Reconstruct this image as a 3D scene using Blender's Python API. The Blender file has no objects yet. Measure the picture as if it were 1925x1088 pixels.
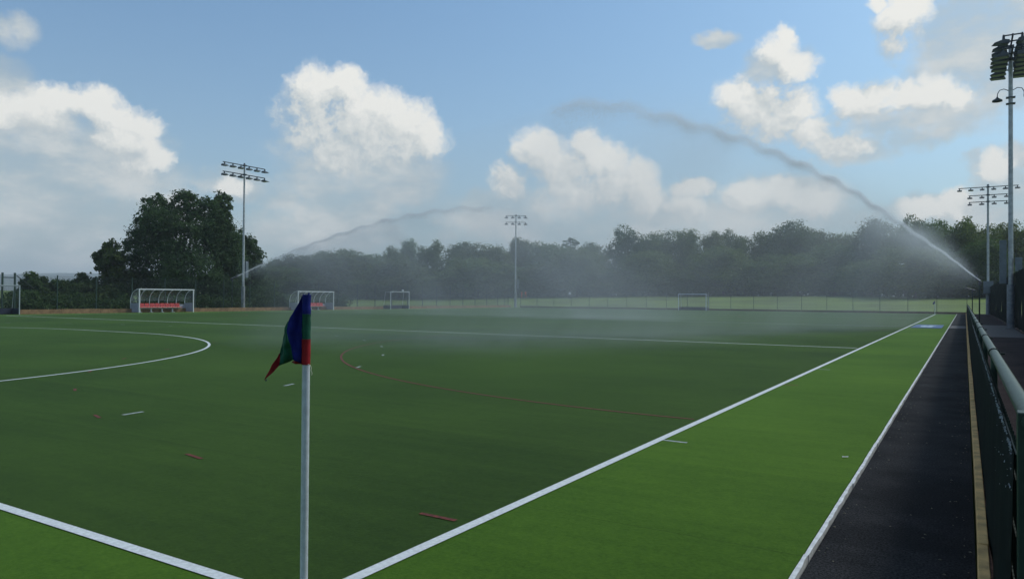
import bpy, bmesh, math, random
import numpy as np
from mathutils import Vector, Matrix, Quaternion
R = math.radians
random.seed(7)
scene = bpy.context.scene
col = scene.collection

# ------------------------------------------------------------------ camera
CAMP = [2.823577849353666, -2.6226253976345273, 1.5135155781376994, 0.5524628484375163, 0.011279128448653997, 0.007060179498644613, 1381.8947142498462]
def camera_frame():
    cx, cy, h, yaw, pitch, roll, f = CAMP
    fw = Vector((-math.sin(yaw)*math.cos(pitch), math.cos(yaw)*math.cos(pitch), math.sin(pitch)))
    r0 = Vector((math.cos(yaw), math.sin(yaw), 0)); u0 = r0.cross(fw)
    r = r0*math.cos(roll) + u0*math.sin(roll); u = -r0*math.sin(roll) + u0*math.cos(roll)
    return Vector((cx, cy, h)), fw, r, u, f
_c, _fw, _r, _u, _f = camera_frame()
cd = bpy.data.cameras.new('camera'); cam = bpy.data.objects.new('camera', cd); col.objects.link(cam)
cd.sensor_width = 36; cd.sensor_fit = 'HORIZONTAL'; cd.lens = _f/1925*36
cd.clip_start = 0.05; cd.clip_end = 12000
M = Matrix((_r, _u, -_fw)).transposed().to_4x4(); M.translation = _c
cam.matrix_world = M
scene.camera = cam

# ------------------------------------------------------------------ view, render settings
scene.render.engine = 'CYCLES'
scene.view_settings.view_transform = 'Standard'
scene.view_settings.look = 'None'
scene.view_settings.exposure = 0.0
scene.view_settings.gamma = 1.0
scene.view_settings.use_curve_mapping = False
scene.cycles.use_denoising = True
scene.cycles.max_bounces = 6
scene.cycles.diffuse_bounces = 4
scene.cycles.transparent_max_bounces = 24
scene.cycles.volume_bounces = 0
scene.cycles.volume_max_steps = 256

# ------------------------------------------------------------------ sun and sky
SUN_AZ, SUN_EL = 38.0, 48.0
SUN_STRENGTH, SKY_STRENGTH = 1.8, 0.14
sd = bpy.data.lights.new('sun', 'SUN'); sun = bpy.data.objects.new('sun', sd); col.objects.link(sun)
sd.energy = SUN_STRENGTH; sd.angle = R(10); sd.color = (1, 0.95, 0.87)
sdir = Vector((math.sin(R(SUN_AZ))*math.cos(R(SUN_EL)), math.cos(R(SUN_AZ))*math.cos(R(SUN_EL)), math.sin(R(SUN_EL))))
sun.rotation_euler = (-sdir).to_track_quat('-Z', 'Y').to_euler(); sun.location = (60, 30, 90)

class NT:
    """small helper for node trees"""
    def __init__(self, tree): self.t = tree
    def n(self, kind, **kw):
        x = self.t.nodes.new(kind)
        for k, v in kw.items(): setattr(x, k, v)
        return x
    def link(self, a, b): self.t.links.new(a, b)
    def put(self, sock, v):
        if isinstance(v, bpy.types.NodeSocket): self.link(v, sock)
        else: sock.default_value = v
    def m(self, op, a, b=None, c=None, clamp=False):
        x = self.n('ShaderNodeMath', operation=op); x.use_clamp = clamp
        for i, v in enumerate((a, b, c)):
            if v is not None: self.put(x.inputs[i], v)
        return x.outputs[0]
    def v(self, op, a, b=None, c=None, out=0):
        x = self.n('ShaderNodeVectorMath', operation=op)
        for i, q in enumerate((a, b, c)):
            if q is not None: self.put(x.inputs[i], q)
        return x.outputs[out]
    def rng(self, v, a, b, c=0.0, d=1.0, smooth=True):
        x = self.n('ShaderNodeMapRange'); x.interpolation_type = 'SMOOTHSTEP' if smooth else 'LINEAR'
        self.put(x.inputs[0], v)
        for i, q in enumerate((a, b, c, d)): self.put(x.inputs[i+1], q)
        return x.outputs[0]
    def mix(self, f, a, b, blend='MIX'):
        x = self.n('ShaderNodeMix'); x.data_type = 'RGBA'; x.blend_type = blend
        self.put(x.inputs[0], f); self.put(x.inputs[6], a); self.put(x.inputs[7], b)
        return x.outputs[2]
    def noise(self, vec, scale, detail=4, rough=0.55, color=False, dist=0.0):
        x = self.n('ShaderNodeTexNoise')
        if vec is not None: self.put(x.inputs['Vector'], vec)
        x.inputs['Scale'].default_value = scale; x.inputs['Detail'].default_value = detail
        x.inputs['Roughness'].default_value = rough; x.inputs['Distortion'].default_value = dist
        return x.outputs[1 if color else 0]

# cumulus seen in the sky: (azimuth, elevation, half width, half height) in degrees, from +Y towards +X
CRISP = [(-46.38, 15.13, 2.28, 1.86),
 (-44.54, 15.71, 1.67, 1.42),
 (-46.48, 13.49, 3.07, 2.26),
 (-47.43, 12.09, 2.14, 1.71),
 (-43.32, 12.91, 3.63, 2.87),
 (-41.73, 14.15, 2.23, 1.53),
 (-39.9, 13.06, 2.46, 1.94),
 (-38.46, 12.05, 1.56, 1.57),
 (-40.9, 11.65, 3.68, 2.35),
 (-44.89, 10.69, 3.19, 2.33),
 (-30.17, 11.27, 1.66, 1.79),
 (-28.92, 10.67, 2.07, 1.8),
 (-27.68, 9.86, 2.47, 1.6),
 (-25.83, 11.36, 1.31, 1.51),
 (-24.59, 10.23, 2.24, 1.79),
 (-23.97, 8.61, 3.03, 2.0),
 (-26.84, 8.24, 3.69, 2.02),
 (-21.95, 9.46, 1.53, 1.19),
 (-21.74, 7.98, 1.68, 2.0),
 (-31.82, 9.04, 1.66, 1.41),
 (-14.59, 14.87, 1.81, 1.26),
 (-12.63, 14.35, 2.2, 1.54),
 (-10.79, 13.66, 1.86, 1.46),
 (-13.75, 13.31, 2.05, 1.57),
 (-12.26, 12.46, 2.37, 1.49),
 (-9.35, 11.89, 2.1, 1.1),
 (-7.59, 11.02, 2.05, 1.02),
 (-6.91, 14.03, 1.42, 1.07),
 (-5.39, 13.98, 1.58, 1.26),
 (-3.58, 13.67, 1.75, 1.04),
 (-1.67, 13.78, 1.54, 1.15),
 (-0.59, 13.48, 1.06, 0.88),
 (-6.23, 13.25, 1.67, 0.78),
 (-3.91, 18.48, 1.48, 1.65),
 (-3.42, 19.4, 1.59, 1.46),
 (-4.23, 17.18, 1.17, 0.94),
 (-5.23, 19.91, 0.73, 0.59),
 (-11.83, 17.56, 1.46, 1.35),
 (-10.8, 16.56, 1.62, 1.0),
 (-11.35, 18.4, 0.8, 0.98),
 (-63.62, 12.61, 1.83, 1.21),
 (-61.63, 12.72, 2.23, 1.16),
 (-60.2, 12.03, 2.13, 1.25),
 (-64.94, 11.59, 2.08, 1.26),
 (-66.65, 11.35, 2.0, 1.3),
 (-58.73, 11.49, 1.67, 0.99),
 (-57.71, 9.72, 1.22, 1.23),
 (-59.03, 8.95, 1.59, 1.22),
 (-59.7, 10.32, 2.31, 1.42),
 (-17.96, 8.41, 1.63, 0.79),
 (-18.54, 6.84, 1.41, 1.04),
 (-13.36, 7.63, 2.36, 1.39),
 (-11.51, 7.87, 1.45, 1.3),
 (-9.52, 7.18, 2.04, 1.36),
 (-2.29, 6.38, 1.86, 0.86),
 (-0.43, 6.49, 1.49, 0.91),
 (1.64, 8.68, 1.03, 0.95),
 (-52.44, 7.87, 1.24, 0.76)]
SOFT = [(-63.73, 9.2, 6.02, 3.06),
 (-66.04, 7.6, 6.04, 3.67),
 (-60.63, 8.09, 4.3, 2.48),
 (-64.85, 4.62, 6.2, 3.09),
 (-57.99, 5.0, 4.85, 2.21),
 (-66.16, 16.76, 1.38, 1.13),
 (-66.68, 13.47, 1.71, 1.44),
 (-65.53, 12.83, 1.46, 0.98),
 (-44.07, 7.96, 5.24, 2.38),
 (-40.06, 8.89, 2.86, 2.39),
 (-43.3, 9.97, 5.26, 1.96),
 (-49.1, 6.96, 1.52, 0.94),
 (-52.45, 7.94, 2.21, 1.06),
 (-46.4, 5.08, 5.56, 1.99),
 (-34.5, 7.47, 1.58, 0.98),
 (-32.63, 6.59, 4.97, 1.64),
 (-26.42, 6.2, 6.09, 2.04),
 (-20.73, 6.55, 3.16, 1.61),
 (-17.96, 8.41, 1.75, 0.71),
 (-18.35, 6.91, 1.56, 1.11),
 (-12.98, 7.54, 2.93, 1.54),
 (-9.7, 7.22, 2.46, 1.66),
 (-14.86, 5.65, 4.45, 1.57),
 (-10.41, 5.15, 5.53, 1.53),
 (-6.9, 10.41, 2.35, 0.95),
 (-3.57, 12.27, 3.74, 0.91),
 (-1.05, 12.51, 2.69, 1.02),
 (0.17, 15.37, 3.47, 3.57),
 (-0.44, 18.09, 3.23, 2.55),
 (2.51, 16.93, 3.02, 3.42),
 (2.22, 13.43, 2.23, 1.3),
 (1.64, 8.75, 1.31, 1.15),
 (2.22, 7.41, 1.68, 1.35),
 (-1.35, 6.33, 2.85, 1.06),
 (1.06, 5.77, 2.57, 1.24),
 (3.07, 9.35, 1.11, 0.86),
 (-16.06, 18.86, 1.38, 0.5),
 (-11.9, 16.85, 2.18, 1.29),
 (-2.29, 11.27, 3.06, 0.91),
 (-26.41, 4.97, 10.02, 2.45),
 (-13.35, 5.22, 8.8, 2.34),
 (-2.29, 4.87, 5.92, 1.79)]

def blob_field(h, P, blobs, k):
    acc = None
    for a, e, ra, re in blobs:
        d = h.v('MULTIPLY_ADD', P, (1/ra, 1/re, 0), (-a/ra, -e/re, 0))
        q = h.v('DOT_PRODUCT', d, d, out=1)
        acc = q if acc is None else h.m('SMOOTH_MIN', acc, q, k)
    return h.m('SUBTRACT', 1.0, acc)

def cloud_group():
    g = bpy.data.node_groups.new('cumulus', 'ShaderNodeTree')
    g.interface.new_socket('P', in_out='INPUT', socket_type='NodeSocketVector')
    g.interface.new_socket('H', in_out='OUTPUT', socket_type='NodeSocketFloat')
    h = NT(g); gi = h.n('NodeGroupInput'); go = h.n('NodeGroupOutput')
    P = gi.outputs[0]
    w = h.noise(P, 0.55, 3, 0.6, color=True)
    w = h.v('MULTIPLY_ADD', w, (1.5, 1.5, 0), (-0.75, -0.75, 0))
    w2 = h.noise(P, 1.9, 2, 0.6, color=True)
    w2 = h.v('MULTIPLY_ADD', w2, (0.42, 0.42, 0), (-0.21, -0.21, 0))
    P2 = h.v('ADD', h.v('ADD', P, w), w2)
    F = h.m('MAXIMUM', blob_field(h, P2, CRISP, 0.35), -2.5)
    fb = h.noise(P2, 0.60, 10, 0.66)
    vo = h.n('ShaderNodeTexVoronoi', feature='SMOOTH_F1'); h.link(P2, vo.inputs['Vector'])
    vo.inputs['Scale'].default_value = 0.75; vo.inputs['Smoothness'].default_value = 0.6
    H = h.m('MULTIPLY_ADD', fb, 1.9, h.m('SUBTRACT', F, 0.95))
    H = h.m('MULTIPLY_ADD', vo.outputs['Distance'], -0.30, h.m('ADD', H, 0.16))
    H = h.m('MULTIPLY_ADD', h.noise(P2, 2.3, 6, 0.62), 0.80, h.m('SUBTRACT', H, 0.40))
    h.link(H, go.inputs[0])
    return g

def build_world():
    w = bpy.data.worlds.new('World'); scene.world = w; w.use_nodes = True
    t = w.node_tree; t.nodes.clear(); h = NT(t)
    out = h.n('ShaderNodeOutputWorld')
    sky = h.n('ShaderNodeTexSky'); sky.sky_type = 'NISHITA'; sky.sun_disc = False
    sky.sun_elevation = R(SUN_EL); sky.sun_rotation = R(SUN_AZ)
    sky.air_density = 1.0; sky.dust_density = 2.4; sky.ozone_density = 1.4
    tc = h.n('ShaderNodeTexCoord'); D = tc.outputs['Generated']
    sp = h.n('ShaderNodeSeparateXYZ'); h.link(D, sp.inputs[0])
    az = h.m('MULTIPLY', h.m('ARCTAN2', sp.outputs[0], sp.outputs[1]), 180/math.pi)
    el = h.m('MULTIPLY', h.m('ARCSINE', sp.outputs[2]), 180/math.pi)
    cb = h.n('ShaderNodeCombineXYZ'); h.link(az, cb.inputs[0]); h.link(el, cb.inputs[1]); P = cb.outputs[0]
    G = cloud_group()
    def H(pos):
        x = h.n('ShaderNodeGroup'); x.node_tree = G; h.put(x.inputs[0], pos); return x.outputs[0]
    # base sky: Nishita, paler in the moist air near the horizon
    base = h.mix(1.0, sky.outputs[0], SKYTINT, 'MULTIPLY')
    low = h.m('POWER', 2.718, h.m('MULTIPLY', h.m('MAXIMUM', el, 0.0), -1/10.0))
    base = h.mix(h.m('MULTIPLY', low, 0.85), base, LOWSKY)
    # broken cloud all round the sky
    gn = h.noise(D, 3.2, 7, 0.58)
    ga = h.rng(gn, 0.50, 0.64)
    gs = h.noise(h.v('ADD', D, (0.05, 0.03, 0.05)), 3.2, 5, 0.58)
    gl = h.m('MULTIPLY_ADD', h.m('SUBTRACT', gn, gs), 4.0, 0.55, clamp=True)
    around = h.mix(h.m('MULTIPLY', ga, 0.85), base, h.mix(gl, SHADE, LIT))
    # the cumulus and soft grey cloud standing in the part of the sky that is in view
    h0 = H(P); h1 = H(h.v('ADD', P, (0.40, 0.45, 0))); h2 = H(h.v('ADD', P, (1.0, 2.1, 0)))
    n1 = h.noise(P, 0.40, 8, 0.60)
    fs = blob_field(h, h.v('MULTIPLY_ADD', h.noise(P, 0.4, 3, 0.5, color=True), (2.4, 2.0, 0), h.v('ADD', P, (-1.2, -1.0, 0))), SOFT, 0.5)
    fs = h.m('ADD', fs, h.m('MULTIPLY_ADD', n1, 4.0, -2.0))
    sa = h.rng(fs, -1.0, 0.9)
    wisp = h.noise(h.v('MULTIPLY', P, (0.5, 1.0, 1)), 0.3, 7, 0.6)
    sc = h.mix(h.rng(wisp, 0.35, 0.68), SOFTDARK, SOFTLITE)
    seen = h.mix(h.m('MULTIPLY', sa, h.rng(wisp, 0.30, 0.60, 0.5, 0.95)), base, sc)
    L = h.m('MULTIPLY_ADD', h.m('SUBTRACT', h0, h1), 0.34, 0.44)
    L = h.m('MULTIPLY_ADD', h.m('SUBTRACT', h0, h2), 0.36, L, clamp=True)
    under = h.m('SUBTRACT', h2, h0)                                   # positive along the cloud's base
    al = h.m('MULTIPLY', h.rng(h0, -0.62, h.rng(under, -0.4, 0.9, 0.72, 2.2)), h.rng(under, 0.2, 1.4, 1.0, 0.3))
    cc = h.mix(L, SHADE, LIT)
    cc = h.mix(h.m('MULTIPLY', low, 0.85), cc, SOFTLITE)
    seen = h.mix(al, seen, cc)
    daz = h.m('ABSOLUTE', h.m('ADD', az, 31.7))
    inside = h.m('MULTIPLY', h.rng(daz, 36, 46, 1, 0), h.rng(el, 23, 31, 1, 0))
    b0 = h.n('ShaderNodeBackground'); b1 = h.n('ShaderNodeBackground')
    for b_, c_ in ((b0, around), (b1, seen)): b_.inputs['Strength'].default_value = SKY_STRENGTH; h.link(c_, b_.inputs['Color'])
    mx = h.n('ShaderNodeMixShader'); h.link(inside, mx.inputs[0]); h.link(b0.outputs[0], mx.inputs[1]); h.link(b1.outputs[0], mx.inputs[2])
    h.link(mx.outputs[0], out.inputs[0])
    w.cycles.sampling_method = 'MANUAL'; w.cycles.sample_map_resolution = 512
SKYTINT = (0.70, 0.98, 1.10, 1)
LOWSKY = (3.45, 4.0, 4.2, 1)
LIT = (6.7, 6.65, 6.3, 1)
SHADE = (2.7, 3.3, 3.65, 1)
SOFTDARK = (3.15, 3.7, 3.95, 1)
SOFTLITE = (5.0, 5.2, 5.15, 1)
build_world()

# ------------------------------------------------------------------ helpers
def tag(o, label=None, cat=None, group=None, kind=None):
    if label: o['label'] = label
    if cat: o['category'] = cat
    if group: o['group'] = group
    if kind: o['kind'] = kind
    return o
def empty(name, loc=(0, 0, 0), rz=0.0):
    o = bpy.data.objects.new(name, None); col.objects.link(o)
    o.location = loc; o.rotation_euler = (0, 0, rz); o.empty_display_size = 0.2
    return o
def link_mesh(name, me, parent=None, loc=(0, 0, 0), rot=(0, 0, 0)):
    o = bpy.data.objects.new(name, me); col.objects.link(o)
    o.parent = parent; o.location = loc; o.rotation_euler = rot
    return o
def copy_tree(o, parent=None):
    c = o.copy(); col.objects.link(c); c.parent = parent
    for ch in o.children: copy_tree(ch, c)
    return c

class MB:
    """collects simple shapes and builds ONE mesh"""
    def __init__(self): self.v = []; self.f = []; self.mi = []; self.cur = 0; self.sm = []; self.smooth = False
    def add(self, vs, fs):
        k = len(self.v); self.v += [tuple(q) for q in vs]
        for f in fs: self.f.append(tuple(i+k for i in f)); self.mi.append(self.cur); self.sm.append(self.smooth)
        return self
    def box(self, x0, y0, z0, x1, y1, z1):
        vs = [(x0,y0,z0),(x1,y0,z0),(x1,y1,z0),(x0,y1,z0),(x0,y0,z1),(x1,y0,z1),(x1,y1,z1),(x0,y1,z1)]
        return self.add(vs, [(0,3,2,1),(4,5,6,7),(0,1,5,4),(1,2,6,5),(2,3,7,6),(3,0,4,7)])
    def bbox(self, x0, y0, z0, x1, y1, z1, b):
        """box with chamfered vertical and top edges"""
        def ring(z, i): return [(x0+i+b,y0+i,z),(x1-i-b,y0+i,z),(x1-i,y0+i+b,z),(x1-i,y1-i-b,z),(x1-i-b,y1-i,z),(x0+i+b,y1-i,z),(x0+i,y1-i-b,z),(x0+i,y0+i+b,z)]
        vs = ring(z0, 0) + ring(z1-b, 0) + ring(z1, b*0.7)
        fs = [tuple(range(7, -1, -1)), tuple(range(16, 24))]
        for k in (0, 8):
            for i in range(8): j = (i+1) % 8; fs.append((k+i, k+j, k+8+j, k+8+i))
        return self.add(vs, fs)
    def tube(self, pts, rad, n=8, cap=True):
        pts = [Vector(q) for q in pts]
        rad = rad if isinstance(rad, (list, tuple)) else [rad]*len(pts)
        vs, fs = [], []; up = None
        for i, q in enumerate(pts):
            d = (pts[min(i+1, len(pts)-1)] - pts[max(i-1, 0)]).normalized()
            if up is None: up = Vector((0, 0, 1)) if abs(d.z) < 0.9 else Vector((1, 0, 0))
            a = d.cross(up).normalized(); b = a.cross(d).normalized(); up = b
            for k in range(n):
                t = 2*math.pi*k/n; vs.append(q + (a*math.cos(t) + b*math.sin(t))*rad[i])
        for i in range(len(pts)-1):
            for k in range(n):
                j = (k+1) % n; fs.append((i*n+k, i*n+j, (i+1)*n+j, (i+1)*n+k))
        s = self.smooth; self.smooth = n >= 6
        self.add(vs, fs); self.smooth = False
        if cap: self.add(vs[:n], [tuple(range(n))[::-1]]); self.add(vs[-n:], [tuple(range(n))])
        self.smooth = s
        return self
    def prism(self, prof, axis, a, b):
        """profile (list of 2D points) extruded along axis 0/1/2 from a to b"""
        def p(q, t):
            return {0: (t, q[0], q[1]), 1: (q[0], t, q[1]), 2: (q[0], q[1], t)}[axis]
        n = len(prof); vs = [p(q, a) for q in prof] + [p(q, b) for q in prof]
        fs = [tuple(range(n))[::-1], tuple(range(n, 2*n))] + [(i, (i+1) % n, n+(i+1) % n, n+i) for i in range(n)]
        return self.add(vs, fs)
    def mesh(self, name, *mats):
        me = bpy.data.meshes.new(name); me.from_pydata(self.v, [], self.f)
        for m in mats: me.materials.append(m)
        me.polygons.foreach_set('material_index', self.mi); me.polygons.foreach_set('use_smooth', self.sm)
        me.update()
        bm = bmesh.new(); bm.from_mesh(me); bmesh.ops.recalc_face_normals(bm, faces=bm.faces); bm.to_mesh(me); bm.free()
        return me
    def build(self, name, mats, parent=None, loc=(0, 0, 0), rot=(0, 0, 0)):
        mats = mats if isinstance(mats, (list, tuple)) else [mats]
        return link_mesh(name, self.mesh(name, *mats), parent, loc, rot)

# ------------------------------------------------------------------ materials
def mat(name, colr, rough=0.6, metal=0.0, spec=0.4, var=0.0, vscale=3.0, bump=0.0, bscale=60.0, detail=5, coord='Object', sharp=0.2, patches=0.0):
    m = bpy.data.materials.new(name); m.use_nodes = True; t = m.node_tree; h = NT(t)
    b = t.nodes['Principled BSDF']
    b.inputs['Roughness'].default_value = rough; b.inputs['Metallic'].default_value = metal
    b.inputs['Specular IOR Level'].default_value = spec
    c4 = (*colr, 1); b.inputs['Base Color'].default_value = c4
    tc = h.n('ShaderNodeTexCoord'); P = tc.outputs[coord]
    if var:
        nz = h.noise(P, vscale, detail, 0.6)
        lo = tuple(max(0, q*(1-var)) for q in colr)+(1,); hi = tuple(min(1, q*(1+var)) for q in colr)+(1,)
        cm = h.mix(h.rng(nz, 0.5-sharp, 0.5+sharp), lo, hi)
        if patches:      # damp and dusty patches
            cm = h.mix(h.rng(h.noise(P, patches, 5, 0.65), 0.38, 0.62), h.mix(1.0, cm, (0.62, 0.62, 0.64, 1), 'MULTIPLY'), h.mix(1.0, cm, (1.35, 1.33, 1.3, 1), 'MULTIPLY'))
        h.link(cm, b.inputs['Base Color'])
    if bump:
        bp = h.n('ShaderNodeBump'); bp.inputs['Strength'].default_value = bump; bp.inputs['Distance'].default_value = 0.01
        h.link(h.noise(P, bscale, 4, 0.6), bp.inputs['Height']); h.link(bp.outputs[0], b.inputs['Normal'])
    return m

def turf_mat(name, dark, light, fine=0.35):
    m = bpy.data.materials.new(name); m.use_nodes = True; t = m.node_tree; h = NT(t); b = t.nodes['Principled BSDF']
    tc = h.n('ShaderNodeTexCoord'); P = tc.outputs['Object']
    broad = h.noise(P, 0.22, 5, 0.6)
    streak = h.noise(h.v('MULTIPLY', P, (0.5, 6.0, 1)), 0.9, 4, 0.6)       # pile laid along the rolls
    f1 = h.noise(P, 34, 4, 0.75); f2 = h.noise(P, 240, 2, 0.7)
    sx = h.n('ShaderNodeSeparateXYZ'); h.link(P, sx.inputs[0])
    ry = h.m('DIVIDE', h.m('MULTIPLY_ADD', h.noise(P, 0.8, 2, 0.5), 0.05, sx.outputs[1]), 4.05)
    roll = h.m('FRACT', h.m('MULTIPLY', h.m('SINE', h.m('MULTIPLY', h.m('FLOOR', ry), 12.9898)), 437.5))
    seam = h.m('LESS_THAN', h.m('ABSOLUTE', h.m('SUBTRACT', h.m('FRACT', ry), 0.5)), 0.0022)
    k = h.m('MULTIPLY_ADD', broad, 1.1, h.m('MULTIPLY', streak, 0.45))
    k = h.m('MULTIPLY_ADD', roll, 0.16, h.m('SUBTRACT', k, 0.22))
    f0 = h.noise(P, 9, 4, 0.7)
    k = h.m('MULTIPLY_ADD', f1, fine*2.8, k); k = h.m('MULTIPLY_ADD', f2, fine*3.4, k); k = h.m('MULTIPLY_ADD', f0, 0.5, k)
    c = h.mix(h.rng(k, 0.885+fine*3.1-0.40, 0.885+fine*3.1+0.40, smooth=False), (*dark, 1), (*light, 1))
    c = h.mix(h.m('MULTIPLY', seam, 0.35), c, (dark[0]*0.5, dark[1]*0.5, dark[2]*0.5, 1))
    # stray yellowish filaments and rubber crumb
    cr = h.rng(h.noise(P, 310, 1, 0.5), 0.66, 0.74)
    c = h.mix(h.m('MULTIPLY', cr, 0.35), c, (dark[0]*2.4+0.01, dark[1]*1.5, dark[2]*1.2, 1))
    h.link(c, b.inputs['Base Color'])
    b.inputs['Roughness'].default_value = 0.85; b.inputs['Specular IOR Level'].default_value = 0.06
    b.inputs['Sheen Weight'].default_value = 0.10; b.inputs['Sheen Roughness'].default_value = 0.45; b.inputs['Sheen Tint'].default_value = (0.5, 0.85, 0.35, 1)
    bp = h.n('ShaderNodeBump'); bp.inputs['Strength'].default_value = 0.55; bp.inputs['Distance'].default_value = 0.012
    h.link(h.m('ADD', f1, h.m('MULTIPLY', f2, 0.7)), bp.inputs['Height']); h.link(bp.outputs[0], b.inputs['Normal'])
    return m

def leaf_mat(name, dark, light, trans=0.25):
    m = bpy.data.materials.new(name); m.use_nodes = True; t = m.node_tree; h = NT(t)
    b = t.nodes['Principled BSDF']; out = t.nodes['Material Output']
    ge = h.n('ShaderNodeNewGeometry'); oi = h.n('ShaderNodeObjectInfo')
    tc = h.n('ShaderNodeTexCoord')
    nz = h.noise(tc.outputs['Object'], 0.45, 3, 0.6)
    k = h.m('MULTIPLY_ADD', ge.outputs['Random Per Island'], 0.55, h.m('MULTIPLY', h.m('SUBTRACT', nz, 0.3), 0.9))
    c = h.mix(h.rng(k, 0.05, 0.85, smooth=False), (*dark, 1), (*light, 1))
    hs = h.n('ShaderNodeHueSaturation'); h.link(c, hs.inputs['Color'])
    h.put(hs.inputs['Hue'], h.m('MULTIPLY_ADD', oi.outputs['Random'], 0.05, 0.475))
    h.put(hs.inputs['Value'], h.m('MULTIPLY_ADD', h.m('FRACT', h.m('MULTIPLY', oi.outputs['Random'], 7.3)), 0.5, 0.75))
    h.link(hs.outputs[0], b.inputs['Base Color']); b.inputs['Roughness'].default_value = 0.6
    b.inputs['Specular IOR Level'].default_value = 0.10
    tr = h.n('ShaderNodeBsdfTranslucent'); h.link(hs.outputs[0], tr.inputs[0])
    mx = h.n('ShaderNodeMixShader'); mx.inputs[0].default_value = trans
    h.link(b.outputs[0], mx.inputs[1]); h.link(tr.outputs[0], mx.inputs[2]); h.link(mx.outputs[0], out.inputs[0])
    return m

def clear_mat(name, tint, opacity):
    m = bpy.data.materials.new(name); m.use_nodes = True; t = m.node_tree; h = NT(t)
    b = t.nodes['Principled BSDF']; out = t.nodes['Material Output']
    b.inputs['Base Color'].default_value = (*tint, 1); b.inputs['Roughness'].default_value = 0.2
    tp = h.n('ShaderNodeBsdfTransparent'); mx = h.n('ShaderNodeMixShader'); mx.inputs[0].default_value = opacity
    h.link(tp.outputs[0], mx.inputs[1]); h.link(b.outputs[0], mx.inputs[2]); h.link(mx.outputs[0], out.inputs[0])
    return m

MT = {}
MT['turf'] = turf_mat('dark_turf', (0.0100, 0.0260, 0.0030), (0.044, 0.084, 0.0105))
MT['runoff'] = turf_mat('light_turf', (0.024, 0.066, 0.003), (0.080, 0.158, 0.0115))
MT['line_white'] = mat('white_turf_line', (0.56, 0.59, 0.60), 0.7, var=0.13, vscale=30, bump=0.4, bscale=300)
MT['line_red'] = mat('red_turf_line', (0.110, 0.020, 0.010), 0.8, var=0.5, vscale=30)
MT['tarmac'] = mat('tarmac', (0.0190, 0.0200, 0.0225), 0.9, var=0.6, vscale=70, bump=0.8, bscale=120, spec=0.06, sharp=0.13, patches=0.9)
MT['red_tarmac'] = mat('dull_red_tarmac', (0.027, 0.0175, 0.020), 0.85, var=0.85, vscale=50, bump=1.0, bscale=110, spec=0.10, sharp=0.12, patches=0.7)
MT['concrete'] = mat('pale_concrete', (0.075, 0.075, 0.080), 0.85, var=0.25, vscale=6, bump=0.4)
MT['edging'] = mat('white_edging', (0.55, 0.57, 0.58), 0.75, var=0.22, vscale=9, bump=0.5, bscale=40)
MT['grass'] = mat('mown_field_grass', (0.082, 0.128, 0.011), 0.85, var=0.35, vscale=0.09, bump=0.6, bscale=5)
MT['hill'] = mat('distant_hill', (0.05, 0.07, 0.04), 0.9, var=0.4, vscale=0.01)
MT['timber'] = mat('treated_timber', (0.60, 0.375, 0.135), 0.8, var=0.28, vscale=7, bump=0.5, bscale=30)
MT['orange_timber'] = mat('orange_timber', (0.19, 0.118, 0.058), 0.8, var=0.30, vscale=3, bump=0.4)
MT['galv'] = mat('galvanised_steel', (0.40, 0.42, 0.43), 0.5, 0.35, var=0.18, vscale=5)
MT['galv_base'] = mat('grey_painted_steel', (0.24, 0.26, 0.28), 0.6, 0.1, var=0.22, vscale=4)
MT['lamp'] = mat('lamp_housing', (0.06, 0.07, 0.08), 0.45, 0.4, var=0.2)
MT['lamp_glass'] = mat('lamp_glass', (0.25, 0.28, 0.30), 0.15, 0.0, spec=0.6)
MT['cabinet'] = mat('grey_cabinet', (0.13, 0.16, 0.18), 0.6, var=0.12)
MT['green_steel'] = mat('green_coated_steel', (0.012, 0.038, 0.026), 0.5, var=0.2, vscale=8)
MT['rail'] = mat('green_rail', (0.024, 0.055, 0.038), 0.5, var=0.25, vscale=14, bump=0.15, bscale=90)
MT['mesh'] = mat('green_mesh_wire', (0.006, 0.020, 0.013), 0.6, var=0.2)
MT['screen'] = mat('dark_green_netting', (0.0025, 0.0085, 0.0065), 0.9, spec=0.1, var=0.35, vscale=2.5, bump=0.4, bscale=80)
MT['white_metal'] = mat('white_metal', (0.54, 0.57, 0.58), 0.45, var=0.06)
MT['dugout_panel'] = mat('grey_panel', (0.30, 0.32, 0.38), 0.5, var=0.08)
MT['red_seat'] = mat('red_plastic', (0.42, 0.035, 0.030), 0.4, var=0.1)
MT['clear'] = clear_mat('clear_sheet', (0.5, 0.56, 0.58), 0.16)
MT['navy'] = mat('navy_board', (0.012, 0.018, 0.038), 0.6, var=0.2)
MT['net'] = mat('dark_net', (0.03, 0.04, 0.055), 0.8)
MT['pale_blue'] = mat('pale_blue_paint', (0.58, 0.66, 0.78), 0.5, var=0.08)
MT['flag_blue'] = mat('flag_blue', (0.005, 0.011, 0.125), 0.75, var=0.2, vscale=20, bump=0.2, bscale=900, spec=0.2)
MT['flag_green'] = mat('flag_green', (0.009, 0.072, 0.042), 0.75, var=0.2, vscale=20, bump=0.2, bscale=900, spec=0.2)
MT['flag_red'] = mat('flag_red', (0.24, 0.012, 0.016), 0.75, var=0.2, vscale=20, bump=0.2, bscale=900, spec=0.2)
MT['pole_white'] = mat('white_pole', (0.50, 0.54, 0.58), 0.4, var=0.10, vscale=30)
MT['string'] = mat('pale_cord', (0.55, 0.55, 0.42), 0.8)
MT['mat_blue'] = mat('blue_mat', (0.005, 0.062, 0.190), 0.6, var=0.2, vscale=6)
MT['mat_print'] = mat('mat_print', (0.26, 0.36, 0.46), 0.6, var=0.2, vscale=12)
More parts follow.
